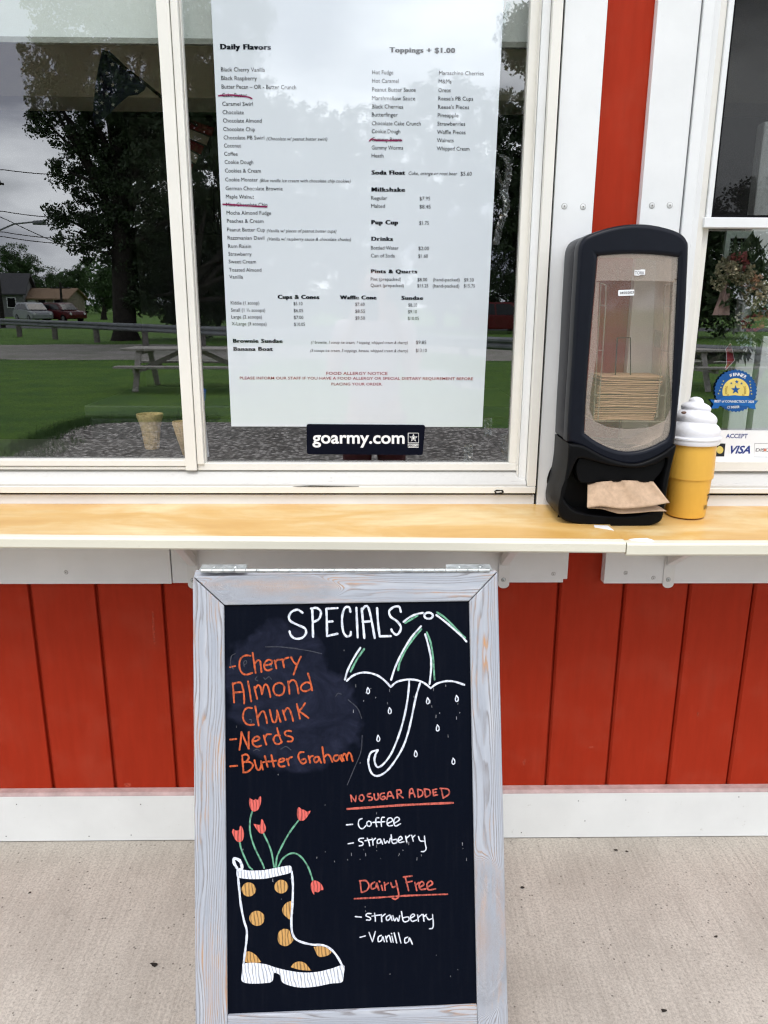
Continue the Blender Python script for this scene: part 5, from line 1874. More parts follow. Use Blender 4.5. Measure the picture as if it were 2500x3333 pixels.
# swirl: three sinking coils joined in one turned spiral surface
b = MB()
H_ = ztip-zl1
rows = []
NT_, NA = 90, 56
tipx = PY(*cz((1140, 1295)), CY).x-ccx
lobes = [(0.0, R1_*0.985), (0.34, R1_*0.80), (0.62, R1_*0.53), (0.84, R1_*0.26), (1.0, 0.0)]
def swirl_r(t):
    """outer radius: bulging lobes stacked on top of each other"""
    edges = [0.0, 0.33, 0.64, 0.86, 1.0001]
    big = [R1_*0.97, R1_*0.80, R1_*0.545, R1_*0.285]
    for k in range(4):
        if t < edges[k+1]:
            s = (t-edges[k])/(edges[k+1]-edges[k])
            nxt = big[k+1] if k < 3 else 0.0
            if k == 3:
                return big[3]*math.sqrt(max(0, 1-s**2.2))*0.98
            base = big[k]*0.965+(nxt*0.985-big[k]*0.965)*s**3.0
            return base+0.0028*math.sin(math.pi*s)
    return 0
for j in range(NT_+1):
    t = j/NT_
    row = []
    for k in range(NA):
        a = 2*math.pi*k/NA
        tt = min(1.0, max(0.0, t+0.06*math.sin(a+0.8)*math.sin(math.pi*t)))
        r = max(0.00005, swirl_r(tt))
        row.append((ccx+tipx*t**2+r*math.cos(a), CY+r*math.sin(a), zl1+0.002+H_*t))
    rows.append(row)
b.grid(rows, 0, True)
b.build('swirl_lid', M['softwhite'], cup, smooth=True, angle=60)
b = MB()
q = PY(*cz((1070, 1398)), CY-R1_*0.80)
b.ball((q.x, CY-R1_*0.615, q.z), 0.0058, 0, 8, (1.1, 0.6, 0.6))
b.build('lid_hole', mat_plain('dark_straw_hole', (0.16, 0.09, 0.07), 0.7), cup, smooth=True)
b = MB()
def wrap(q):
    """roll flat letters round the cup"""
    f_ = (q.z-cz0)/h
    r = rb+(rt_-rb)*f_+0.0008
    a = q.x/r
    return Vector((ccx+r*math.sin(a), CY-r*math.cos(a), q.z))
zt1, zt2 = PY(*cz((1195, 1972)), CY-0.03).z, PY(*cz((1170, 2026)), CY-0.03).z
a_of = lambda px_, y: math.asin(max(-1, min(1, (PY(*cz((px_, y)), CY-0.012).x-ccx)/rb)))*rb
place_text(b, 'Tha', Vector((a_of(1172, 1970), 0, zt1)), Vector((a_of(1172, 1970)+0.042, 0, zt1)), 0.0195, NY, upv=UPZ, offset=0.012, shear=0.12, bend=wrap)
place_text(b, 'We', Vector((a_of(1150, 2025), 0, zt2)), Vector((a_of(1150, 2025)+0.026, 0, zt2)), 0.0135, NY, upv=UPZ, offset=0.004, shear=0.12, bend=wrap)
flush_texts()
b.build('cup_lettering', M['ink'], cup)

# ------------------------------------------------------------------ things inside the window
c2 = crop(0, 850, 800/1659)
def wafer_cup(cpos, label):
    root = thing('cake_cone', cpos, label, 'cone', 'wafer cones inside the window')
    b = MB()
    x, y, z = cpos
    prof = [(0.0001, 0.0), (0.0175, 0.0), (0.0185, 0.002), (0.0245, 0.050), (0.0262, 0.052), (0.0270, 0.060), (0.0275, 0.064), (0.0330, 0.083), (0.0358, 0.090), (0.0362, 0.098), (0.0335, 0.098), (0.0320, 0.085), (0.0240, 0.060), (0.0001, 0.055)]
    b.lathe((x, y, z), prof, 40)
    b.build('wafer', M['wafer'], root, smooth=True, angle=30)
    b = MB()
    for k in range(20):
        a = 2*math.pi*k/20
        b.bar((x+0.0187*math.cos(a), y+0.0187*math.sin(a), z+0.003), (x+0.0246*math.cos(a), y+0.0246*math.sin(a), z+0.049), 0.0016, 0.0016)
    for zz_, rr in ((0.018, 0.0207), (0.034, 0.0227)):
        b.tube([(x+rr*math.cos(a), y+rr*math.sin(a), z+zz_) for a in np.linspace(0, 2*math.pi, 33)], 0.0009, 6)
    b.build('ribs', M['wafer'], root)
    return root
p = PY(*c2((1028, 1258)), 0.20)
wafer_cup((p.x, 0.20, 1.1085), 'pale flat bottomed wafer cone standing on the sill inside the left pane')
p = PY(*c2((1212, 1335)), 0.075)
sc_ = thing('sugar_cone', (p.x+0.012, 0.085, 1.1085), 'pointed brown sugar cone half hidden by the white window stile', 'cone', 'wafer cones inside the window')
b = MB()
b.lathe((p.x+0.012, 0.085, 1.1085), [(0.001, 0.0), (0.004, 0.004), (0.0265, 0.088), (0.027, 0.094), (0.0235, 0.094), (0.0001, 0.02)], 32)
b.build('wafer', M['wafer'], sc_, smooth=True, angle=30)
b = MB()
for k in range(9):
    for s_ in (-1, 1):
        pts = []
        for t in np.linspace(0, 1, 9):
            r = 0.004+(0.0265-0.004)*t+0.0003
            a = k*2*math.pi/9+s_*1.2*t
            pts.append((p.x+0.012+r*math.cos(a), 0.085+r*math.sin(a), 1.1125+0.084*t))
        b.tube(pts, 0.0007, 5)
b.build('waffle_ridges', M['wafer'], sc_)
# pen leaning on the sill, blue cap
pp0, pp1, pp2 = PY(*c2((1360, 1000)), 0.075), PY(*c2((1366, 935)), 0.068), PY(*c2((1372, 868)), 0.060)
pen = thing('marker_pen', pp0, 'white marker pen with a blue cap leaning on the stile inside the glass', 'pen')
b = MB(); b.tube([(pp0.x+0.006, 0.085, 1.1085), pp0, pp1], [0.006, 0.007, 0.007], 14); b.build('barrel', M['softwhite'], pen, smooth=True)
b = MB(); b.tube([pp1, pp1+(pp2-pp1)*0.15, pp2], [0.0074, 0.0080, 0.0078], 14); b.build('cap', mat_plain('blue_pen_cap', (0.01, 0.11, 0.55), 0.4), pen, smooth=True)

# pale panel added inside the glass, stands for the bright ceiling band
zsh = 1.5+(0.10+1.933)*math.tan(rad(16.1))
rs2 = thing('bright_band_panel', (0, 0.10, zsh), 'pale panel added high inside the menu window in place of the bright ceiling band', 'blind')
b = MB(); b.box(-2.4, 0.40, 0.098, 0.100, zsh+0.012, 2.62); b.build('panel_sheet', M['shade'], rs2)
b = MB(); b.box(-2.4, 0.40, 0.092, 0.106, zsh, zsh+0.012); b.build('bottom_bar', mat_plain('grey_panel_bar', (0.35, 0.36, 0.32), 0.5), rs2)
b = MB(); b.tube([(-2.4, 0.11, 2.66), (0.40, 0.11, 2.66)], 0.03, 16); b.build('roller', M['shade'], rs2)

# flag hung on a short staff inside
fl = thing('hanging_flag', PY(460, 330, 0.62), 'star spangled flag drooping from a thin staff inside the left pane', 'flag')
c1 = crop(0, 0, 800/1659)
FY = 0.62
b = MB()
outline = [(688, 345), (735, 342), (800, 400), (880, 480), (950, 550), (990, 575), (975, 610), (930, 640), (868, 648), (800, 705), (740, 765), (690, 815), (640, 850), (625, 790), (632, 690), (645, 560), (665, 450)]
def flag_pt(p, dy=0.0):
    q = c1(p)
    return PY(q[0], q[1], FY+0.02*math.sin(p[0]*0.018)+dy)
cen = (760, 580)
b.add([flag_pt(cen)]+[flag_pt(p) for p in outline], [(0, i+1, (i+1) % len(outline)+1) for i in range(len(outline))])
o = b.build('canton', M['flagblue'], fl)
md = o.modifiers.new('thickness', 'SOLIDIFY'); md.thickness = 0.0015
for (x, y, r) in ((758, 434, 17), (722, 493, 16), (802, 515, 16), (880, 533, 16), (684, 551, 17), (763, 573, 17), (840, 596, 17), (955, 553, 14), (921, 614, 16), (722, 632, 16), (797, 643, 16), (652, 615, 14), (688, 695, 16), (763, 706, 16), (655, 760, 15), (835, 455, 12), (730, 360, 12)):
    s = MB()
    pts = [flag_pt(q, -0.004) for q in star(x, y, r)]
    s.add(pts, [tuple(range(10))])
    s.build('star', M['starwhite'], fl)
b = MB()
b.tube([flag_pt((690, 338), -0.006), flag_pt((990, 572), -0.006), flag_pt((1085, 650), 0), flag_pt((1330, 850), 0)], 0.0045, 8)
b.build('staff', M['bark'], fl)
for k, colr in enumerate(('flagred', 'flagwhite', 'flagred', 'flagwhite', 'flagred')):
    s = MB()
    y0 = 770+k*62
    s.add([flag_pt(q) for q in ((1180, y0), (1450-k*36, y0+95), (1430-k*36, y0+150), (1180, y0+62))], [(0, 1, 2, 3)])
    o = s.build('stripe', M[colr], fl)
    md = o.modifiers.new('thickness', 'SOLIDIFY'); md.thickness = 0.0015

# tall cupboard and a low cabinet in the room
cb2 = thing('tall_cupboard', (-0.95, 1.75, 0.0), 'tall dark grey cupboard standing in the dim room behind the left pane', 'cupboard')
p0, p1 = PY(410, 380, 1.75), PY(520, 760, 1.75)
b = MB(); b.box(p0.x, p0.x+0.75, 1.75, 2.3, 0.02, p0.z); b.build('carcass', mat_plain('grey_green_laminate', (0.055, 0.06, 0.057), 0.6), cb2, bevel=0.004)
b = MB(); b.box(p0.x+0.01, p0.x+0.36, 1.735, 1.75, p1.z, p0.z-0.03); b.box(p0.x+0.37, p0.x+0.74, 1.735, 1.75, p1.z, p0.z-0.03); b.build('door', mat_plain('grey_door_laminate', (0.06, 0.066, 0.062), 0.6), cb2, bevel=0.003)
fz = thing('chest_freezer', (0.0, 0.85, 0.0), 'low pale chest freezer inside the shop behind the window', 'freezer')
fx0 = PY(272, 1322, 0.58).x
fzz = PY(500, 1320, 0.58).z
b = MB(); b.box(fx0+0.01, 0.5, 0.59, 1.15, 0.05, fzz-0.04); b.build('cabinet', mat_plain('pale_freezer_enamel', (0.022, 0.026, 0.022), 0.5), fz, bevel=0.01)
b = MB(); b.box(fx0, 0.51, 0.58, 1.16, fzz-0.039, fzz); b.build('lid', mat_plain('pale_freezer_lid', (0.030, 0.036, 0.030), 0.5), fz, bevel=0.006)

# ---- behind the right-hand window: white door, wreath, red tag
dr = thing('interior_door', (1.2, 0.17, 0.0), 'white inside door with a small blinded window behind the right pane', 'door')
DYY = 0.17
G5p = lambda x, y, Y: PY(*G5((x, y)), Y)
b = MB()
xa, xb = G5p(500, 1000, DYY).x, G5p(650, 1000, DYY).x
b.box(xa, xb, DYY, DYY+0.04, 0.02, 1.95)
b.build('slab', M['white'], dr, bevel=0.003)
b = MB()
wz0, wz1 = G5p(560, 420, DYY).z, G5p(560, 130, DYY).z
wx0, wx1 = G5p(372, 300, DYY).x, xa-0.0005
b.box(wx0, wx0+0.012, DYY-0.012, DYY-0.0005, wz0, wz1); b.box(wx1-0.018, wx1, DYY-0.012, DYY-0.0005, wz0, wz1); b.box(wx0+0.0122, wx1-0.0182, DYY-0.012, DYY-0.0005, wz1-0.018, wz1)
b.build('window_bead', mat_plain('grey_green_bead', (0.35, 0.40, 0.36), 0.5), dr)
b = MB()
b.box(wx0+0.0125, wx1-0.0185, DYY-0.004, DYY-0.0006, wz0, wz1-0.0185)
b.build('window_pane', mat_plain('dark_door_glass', (0.006, 0.012, 0.008), 0.2), dr)
b = MB()
for k in range(9):
    z = wz1-0.03-k*0.008
    b.box(wx0+0.014, wx1-0.02, DYY-0.0095, DYY-0.0055, z, z+0.0035)
b.build('blind', mat_plain('green_grey_slats', (0.16, 0.20, 0.17), 0.6), dr)
b = MB()
xw = G5p(692, 1000, DYY).x
b.box(xw, 1.9, DYY-0.004, DYY+0.03, 0.0, 2.3)
tag(b.build('partition', M['white']), 'white partition wall to the right of the inside door', 'wall')

wr = thing('flower_wreath', G5p(540, 720, 0.12), 'wreath of dried flowers and dark leaves hanging inside the right window', 'wreath')
WY = 0.12
rg = random.Random(12)
lv = MB()
c0 = G5p(520, 700, WY)
def ring_pt(a, rr=1.0):
    return Vector((c0.x+0.062*math.cos(a)*rr, WY+0.03*math.cos(a)*rr, c0.z+0.115*math.sin(a)*rr))
def leaf(bld, p, d, L_, w, mat=0):
    d = d.normalized()
    s = d.cross(Vector((rg.uniform(-1, 1), rg.uniform(-1, 1), rg.uniform(-1, 1)))).normalized()*w
    bld.add([p, p+d*L_*0.45+s, p+d*L_, p+d*L_*0.45-s], [(0, 1, 2, 3)], mat)
for k in range(380):
    a = rg.uniform(0, 2*math.pi)
    p = ring_pt(a, rg.uniform(0.75, 1.2))+Vector((0, rg.uniform(-0.03, 0.03), 0))
    d = Vector((math.cos(a)*rg.uniform(-0.4, 1), rg.uniform(-0.8, 0.2), math.sin(a)*rg.uniform(-0.4, 1)+rg.uniform(-0.4, 0.4)))
    leaf(lv, p, d, rg.uniform(0.025, 0.055), rg.uniform(0.005, 0.012))
lv.build('leaves', M['leaf'], wr)
def flower(px_, py_, r, mat, n=40, name='hydrangea'):
    b = MB()
    c = G5p(px_, py_, WY-0.062)
    for k in range(n):
        d = Vector((rg.gauss(0, 1), rg.gauss(0, 1)-0.5, rg.gauss(0, 1))).normalized()
        p = c+d*r*rg.uniform(0.6, 1.0)
        for j in range(3):
            leaf(b, p, d+Vector((rg.uniform(-1, 1), rg.uniform(-1, 1), rg.uniform(-1, 1))), r*0.45, r*0.16)
    b.build(name, mat, wr)
mcream = mat_leaf('cream_petals', (0.20, 0.18, 0.11), (0.36, 0.31, 0.20))
mblue = mat_leaf('pale_blue_petals', (0.22, 0.28, 0.34), (0.36, 0.40, 0.44))
mrose = mat_leaf('rose_petals', (0.16, 0.020, 0.035), (0.34, 0.07, 0.07))
mpeach = mat_leaf('peach_petals', (0.42, 0.20, 0.12), (0.50, 0.32, 0.20))
flower(650, 640, 0.030, mcream, 90); flower(395, 440, 0.027, mcream, 80); flower(540, 480, 0.025, mcream, 80); flower(335, 540, 0.018, mcream, 50)
flower(605, 540, 0.022, mpeach, 40, 'rose'); flower(500, 385, 0.024, mrose, 50, 'rose'); flower(620, 860, 0.024, mrose, 40, 'rose'); flower(700, 800, 0.014, mrose, 24, 'rose'); flower(690, 750, 0.014, mblue, 20); flower(550, 1010, 0.017, mblue, 24)
flower(510, 830, 0.016, mat_leaf('white_petals', (0.45, 0.42, 0.36), (0.6, 0.58, 0.5)), 14, 'orchid')
b = MB()
pts = [G5p(430, 330, WY-0.055), G5p(425, 480, WY-0.058), G5p(390, 640, WY-0.055), G5p(360, 800, WY-0.06)]
for sgn in (0,):
    rows = [[(p.x-w, p.y, p.z), (p.x-w*0.3, p.y-0.006, p.z), (p.x+w*0.4, p.y+0.004, p.z), (p.x+w, p.y, p.z)] for p, w in zip(pts, (0.006, 0.008, 0.013, 0.022))]
    b.grid(rows)
b.build('ribbon', mat_plain('dusty_pink_ribbon', (0.30, 0.19, 0.17), 0.7), wr, smooth=True)

tg = thing('red_ornament', G5p(425, 1010, 0.08), 'small red ornament with white edging hanging under the wreath', 'ornament')
TY = 0.08
b = MB()
shape = [(432, 1022), (440, 1035), (452, 1100), (466, 1160), (420, 1210), (395, 1236), (388, 1225), (402, 1190), (400, 1100), (392, 1072)]
q = [G5p(*p, TY) for p in shape]
b.prism([(p.x, p.y-0.003, p.z) for p in q], [(p.x, p.y, p.z) for p in q])
b.build('felt', mat_plain('red_felt', (0.33, 0.02, 0.04), 0.9), tg)
b = MB()
b.tube([(p.x, p.y-0.003, p.z) for p in q+q[:1]], 0.0007, 6)
b.tube([G5p(432, 1022, TY), G5p(431, 960, TY)], 0.0004, 5)
b.build('edging', M['softwhite'], tg)

# ------------------------------------------------------------------ the surroundings the windows mirror
D2F = 2500/1659.0
def leaf_cloud(name, blobs, n, size, mat, parent, seed, per=75, flat=1.0, shell=0.55):
    """leaf-sized faces scattered through ellipsoid clumps: (centre, radii) in metres"""
    rs = np.random.RandomState(seed)
    vol = np.array([b[1][0]*b[1][1]*b[1][2] for b in blobs])**0.7
    cnt = np.maximum(20, (n*vol/vol.sum())).astype(int)
    V, F = [], []
    for (c, r), k in zip(blobs, cnt):
        sub = max(6, k//per)
        d = rs.normal(size=(sub, 3)); d /= np.linalg.norm(d, axis=1)[:, None]
        rad_ = rs.uniform(shell, 1.0, (sub, 1))**0.6
        twig = np.array(c)+d*rad_*np.array(r)
        idx = rs.randint(0, sub, k)
        spread = size*2.9
        dd = rs.normal(size=(k, 3)); dd /= np.linalg.norm(dd, axis=1)[:, None]
        p = twig[idx]+dd*(rs.uniform(0, 1, (k, 1))**0.45)*spread*rs.uniform(0.6, 1.25, (sub, 1))[idx]*np.array([1, 1, 0.75*flat])
        a = rs.normal(size=(k, 3)); a /= np.linalg.norm(a, axis=1)[:, None]
        b_ = rs.normal(size=(k, 3)); b_ -= a*(a*b_).sum(1)[:, None]; b_ /= np.linalg.norm(b_, axis=1)[:, None]
        s = size*rs.uniform(0.6, 1.3, (k, 1))
        q = np.stack([p-a*s*0.5, p+b_*s*0.28, p+a*s*0.5, p-b_*s*0.28], 1).reshape(-1, 3)
        V.append(q)
    V = np.concatenate(V)
    nf = len(V)//4
    me = bpy.data.meshes.new(name)
    me.vertices.add(len(V)); me.vertices.foreach_set('co', V.ravel())
    me.loops.add(nf*4); me.loops.foreach_set('vertex_index', np.arange(nf*4))
    me.polygons.add(nf); me.polygons.foreach_set('loop_start', np.arange(0, nf*4, 4)); me.polygons.foreach_set('loop_total', np.full(nf, 4))
    me.materials.append(mat)
    me.update(calc_edges=True)
    me.validate()
    return link(name, me, parent)

def tree(label, base, dist, blobs_d, trunk_r, n, size, mat, seed, group='trees across the lawn', name='deciduous_tree', limbs=True, depth=0.8, fork=0.45):
    """blobs_d: (x, y, radius) measured in the mirrored view, turned into clumps in the round at this distance"""
    root = thing(name, base, label, 'tree', group)
    k = dist/FPX*D2F
    rs = random.Random(seed)
    blobs = []
    for x, y, r in blobs_d:
        c = GD(x*D2F, y*D2F, dist)
        blobs.append(((c.x, c.y+rs.uniform(-1, 1)*r*k*0.5, c.z), (r*k, r*k*depth, r*k*0.85)))
    leaf_cloud('crown', blobs, n, size, mat, root, seed)
    b = MB()
    top = max(c[2] for c, r in blobs)
    cx_ = sum(c[0] for c, r in blobs)/len(blobs)
    pts = [Vector(base)+Vector((0, 0, -0.1)), Vector(base)+Vector((0.1, 0, top*0.2)), Vector((base[0]*0.7+cx_*0.3, base[1], top*fork)), Vector((cx_, base[1], top*0.85))]
    b.tube([pts[0], pts[0]+Vector((0, 0, 0.5)), *pts[1:]], [trunk_r*1.35, trunk_r, trunk_r*0.85, trunk_r*0.6, trunk_r*0.12], 12)
    if limbs:
        for c, r in blobs:
            s = pts[1].lerp(pts[2], rs.uniform(0.2, 1.0))
            mid = s.lerp(Vector(c), 0.5)+Vector((0, 0, rs.uniform(-0.3, 0.5)))
            b.tube([s, mid, Vector(c)], [trunk_r*0.32, trunk_r*0.2, trunk_r*0.05], 7)
    b.build('trunk', M['bark'], root, smooth=True)
    return root

M['midleaf'] = mat_leaf('mid_green_leaves', (0.020, 0.055, 0.010), (0.055, 0.115, 0.022))
tb = GZ(410, 1108, -0.06)
TD = (2*GLASS_Y-CAM_LOC.y)-tb.y
tree('huge dark shade tree on the lawn beyond the picnic table', tuple(tb), TD,
     [(330, -120, 230), (210, 40, 125), (130, 150, 60), (118, 225, 46), (95, 190, 36), (320, 160, 165), (430, 150, 120), (500, 230, 90), (560, 290, 80), (620, 310, 90), (690, 320, 80),
      (215, 330, 62), (185, 400, 48), (150, 372, 34), (165, 500, 50), (205, 455, 50), (140, 470, 30), (215, 545, 38), (330, 400, 110), (420, 330, 130), (350, 250, 120), (250, 250, 90), (420, 40, 150), (300, 480, 80), (520, 300, 90), (262, 560, 42), (290, 600, 46), (250, 500, 50), (300, 650, 30), (85, 120, 30), (100, 265, 30), (160, 270, 60)],
     0.52, 190000, 0.15, M['leaf'], 11)
eb = GZ(620, 1112, -0.06)
tree('broad dark evergreen tree to the right of the shade tree', tuple(eb), TD+1.5,
     [(400, 480, 90), (360, 560, 75), (440, 570, 95), (350, 640, 60), (420, 660, 75), (500, 620, 90), (330, 590, 45), (560, 560, 90), (600, 640, 80), (500, 500, 90), (310, 640, 28), (560, 430, 90), (640, 420, 90), (660, 520, 100)],
     0.4, 90000, 0.17, M['needle'], 12, name='evergreen_tree', depth=0.5)
# far trees across the road, left
for i, (lab, bx, dist, bl_, n) in enumerate((
    ('bright green round tree behind the grey house', 40, 112, [(25, 595, 48), (60, 590, 44), (95, 605, 38), (40, 560, 32), (118, 622, 26), (10, 565, 40), (75, 630, 30)], 7000),
    ('smaller leafy tree right of the far utility pole', 165, 114, [(150, 610, 28), (172, 600, 26), (185, 625, 24), (160, 640, 24)], 3500),
    ('young green tree on the verge left of the shade tree trunk', 222, 80, [(225, 620, 20), (236, 600, 22), (228, 645, 20)], 3000),
    ('tall leafy tree far behind the menu, left one of the right hand row', 760, 60, [(700, 300, 70), (770, 310, 70), (830, 300, 70), (740, 400, 100), (830, 400, 100), (760, 500, 110), (840, 520, 100), (700, 600, 90), (800, 620, 90)], 16000),
    ('tall leafy tree in the middle of the right hand row', 950, 55, [(910, 250, 60), (960, 235, 65), (1010, 245, 65), (920, 340, 90), (1000, 340, 95), (940, 440, 110), (1010, 480, 110), (920, 580, 100), (1000, 600, 100)], 16000),
    ('leafy tree at the right end of the row seen past the menu edge', 1110, 50, [(1080, 240, 45), (1130, 262, 55), (1180, 270, 70), (1090, 340, 85), (1150, 360, 90), (1100, 450, 100), (1180, 480, 100), (1100, 560, 90), (1180, 600, 90)], 14000),
    ('high open crowned tree at the far right', 1250, 42, [(1105, 90, 26), (1135, 60, 40), (1150, 120, 42), (1210, 130, 60), (1250, 220, 80)], 6000),
    ('dark tree reflected at the edge of the right window', 1500, 40, [(1480, 520, 80), (1540, 560, 100), (1600, 500, 110), (1500, 630, 80), (1580, 640, 90)], 8000))):
    g = GZ(bx*D2F, (655+0.0)*D2F+2500*1.56/dist, -0.06)
    base = (GD(bx*D2F, 992, dist).x, 2*GLASS_Y-CAM_LOC.y-dist, -0.06)
    tree(lab, base, dist, bl_, 0.28, n*3, 0.22, M['midleaf'] if i < 3 else M['leaf'], 20+i)

# a hedge-like wood that closes the horizon
rs = np.random.RandomState(2)
bl_ = []
for k in range(90):
    x = -150+300*k/89
    h = rs.uniform(4, 9)
    bl_.append(((x, -125+rs.uniform(-6, 6), h*0.5), (rs.uniform(3, 5), 3.0, h*0.55)))
o = leaf_cloud('distant_woods', bl_, 26000, 0.9, M['leaf2'], None, 7)
tag(o, 'low green woodland closing off the view across the road', 'woods', kind='stuff')

# grass tufts along the gravel edge
rs = np.random.RandomState(31)
V, F = [], []
for k in range(5200):
    t = rs.uniform()
    if t < 0.72:
        s = rs.uniform(0, len(gx)-1.001); i = int(s)
        p = gx[i].lerp(gx[i+1], s-i)
        x, y = p.x+rs.normal()*0.10-0.02, p.y-abs(rs.normal())*0.30
    else:
        x, y = -3.3-abs(rs.normal())*0.5, rs.uniform(-7.0, -3.0)
    hgt, a = rs.uniform(0.04, 0.13), rs.uniform(0, 6.28)
    w = 0.004
    lx, ly = rs.normal()*0.03, rs.normal()*0.03
    b0 = len(V)
    V += [(x-w*math.cos(a), y-w*math.sin(a), -0.06), (x+w*math.cos(a), y+w*math.sin(a), -0.06), (x+lx, y+ly, -0.06+hgt)]
    F.append((b0, b0+1, b0+2))
me = bpy.data.meshes.new('grass_tufts'); me.from_pydata(V, [], F); me.materials.append(M['leaf2'])
o = link('grass_tufts', me); tag(o, 'ragged tufts of grass along the gravel edge', 'grass', kind='stuff')

# picnic tables
def picnic(loc, rz, label):
    root = thing('picnic_table', loc, label, 'picnic table', 'picnic tables on the lawn')
    x, y, z = loc
    L_ = 1.22
    R = Matrix.Rotation(rz, 3, 'Z')
    P = lambda a, b_, c: Vector(loc)+R @ Vector((a, b_, c))
    b = MB()
    for k in range(5):
        yy = -0.34+0.17*k
        b.bar(P(-L_, yy, 0.745), P(L_, yy, 0.745), 0.15, 0.04)
    b.build('table_top', M['tableboards'], root, bevel=0.006)
    for s in (-1, 1):
        b = MB()
        for k in range(2):
            b.bar(P(-L_, s*(0.66+0.13*k), 0.45), P(L_, s*(0.66+0.13*k), 0.45), 0.12, 0.04)
        b.build('bench', M['tableboards'], root, bevel=0.006)
    for s in (-1, 1):
        b = MB()
        xx_ = s*(L_-0.32)
        b.bar(P(xx_, -0.32, 0.72), P(xx_, -0.66, 0.0), 0.045, 0.10, 0, (1, 0, 0))
        b.bar(P(xx_, 0.32, 0.72), P(xx_, 0.66, 0.0), 0.045, 0.10, 0, (1, 0, 0))
        b.bar(P(xx_+0.05, -0.82, 0.40), P(xx_+0.05, 0.82, 0.40), 0.045, 0.10)
        b.bar(P(xx_+0.05, -0.36, 0.70), P(xx_+0.05, 0.36, 0.70), 0.045, 0.08)
        b.build('leg_frame', M['tableboards'], root)
    b = MB()
    for s in (-1, 1):
        b.bar(P(s*(L_-0.34), 0, 0.40), P(s*0.15, 0, 0.71), 0.04, 0.08)
    b.build('brace', M['tableboards'], root)
    return root
pt = GZ(390, 1274, -0.06)
picnic((pt.x+1.22+0.02, pt.y-0.55, -0.06), rad(2), 'weathered grey picnic table standing under the shade tree, mirrored left of the menu')
pt = GZ(2240, 1262, -0.06)
picnic((pt.x+0.9, pt.y, -0.06), rad(-6), 'weathered picnic table mirrored in the right window by the wreath')

# guard rail along the road
def gp2(px_, py_, z):
    return GZ(px_, py_, z)
r0, r1 = gp2(0, 1047, 0.62), gp2(760, 1080, 0.62)
dv = (r1-r0)
gr = thing('guardrail', (r0.x, r0.y, -0.06), 'long galvanised guardrail on timber posts along the far road', 'guardrail')
b = MB()
A, B_ = r0-dv*1.5, r0+dv*4.0
n_ = Vector((-dv.y, dv.x, 0)).normalized()
if n_.y < 0: n_ = -n_
prof = [(0.0, 0.15), (0.06, 0.10), (0.06, 0.05), (0.0, 0.0), (0.06, -0.05), (0.06, -0.10), (0.0, -0.15)]
b.grid([[tuple(p+n_*d+Vector((0, 0, z))) for d, z in prof] for p in (A, B_)])
b.build('rail', M['steel'], gr)
step = 3.8
Ln = (B_-A).length
for k in range(int(Ln/step)):
    p = A+(B_-A)*(k*step/Ln)
    b = MB(); b.box(p.x-0.09, p.x+0.09, p.y-0.28, p.y-0.08, -0.1, 0.72); b.build('post', M['greyboards'], gr)

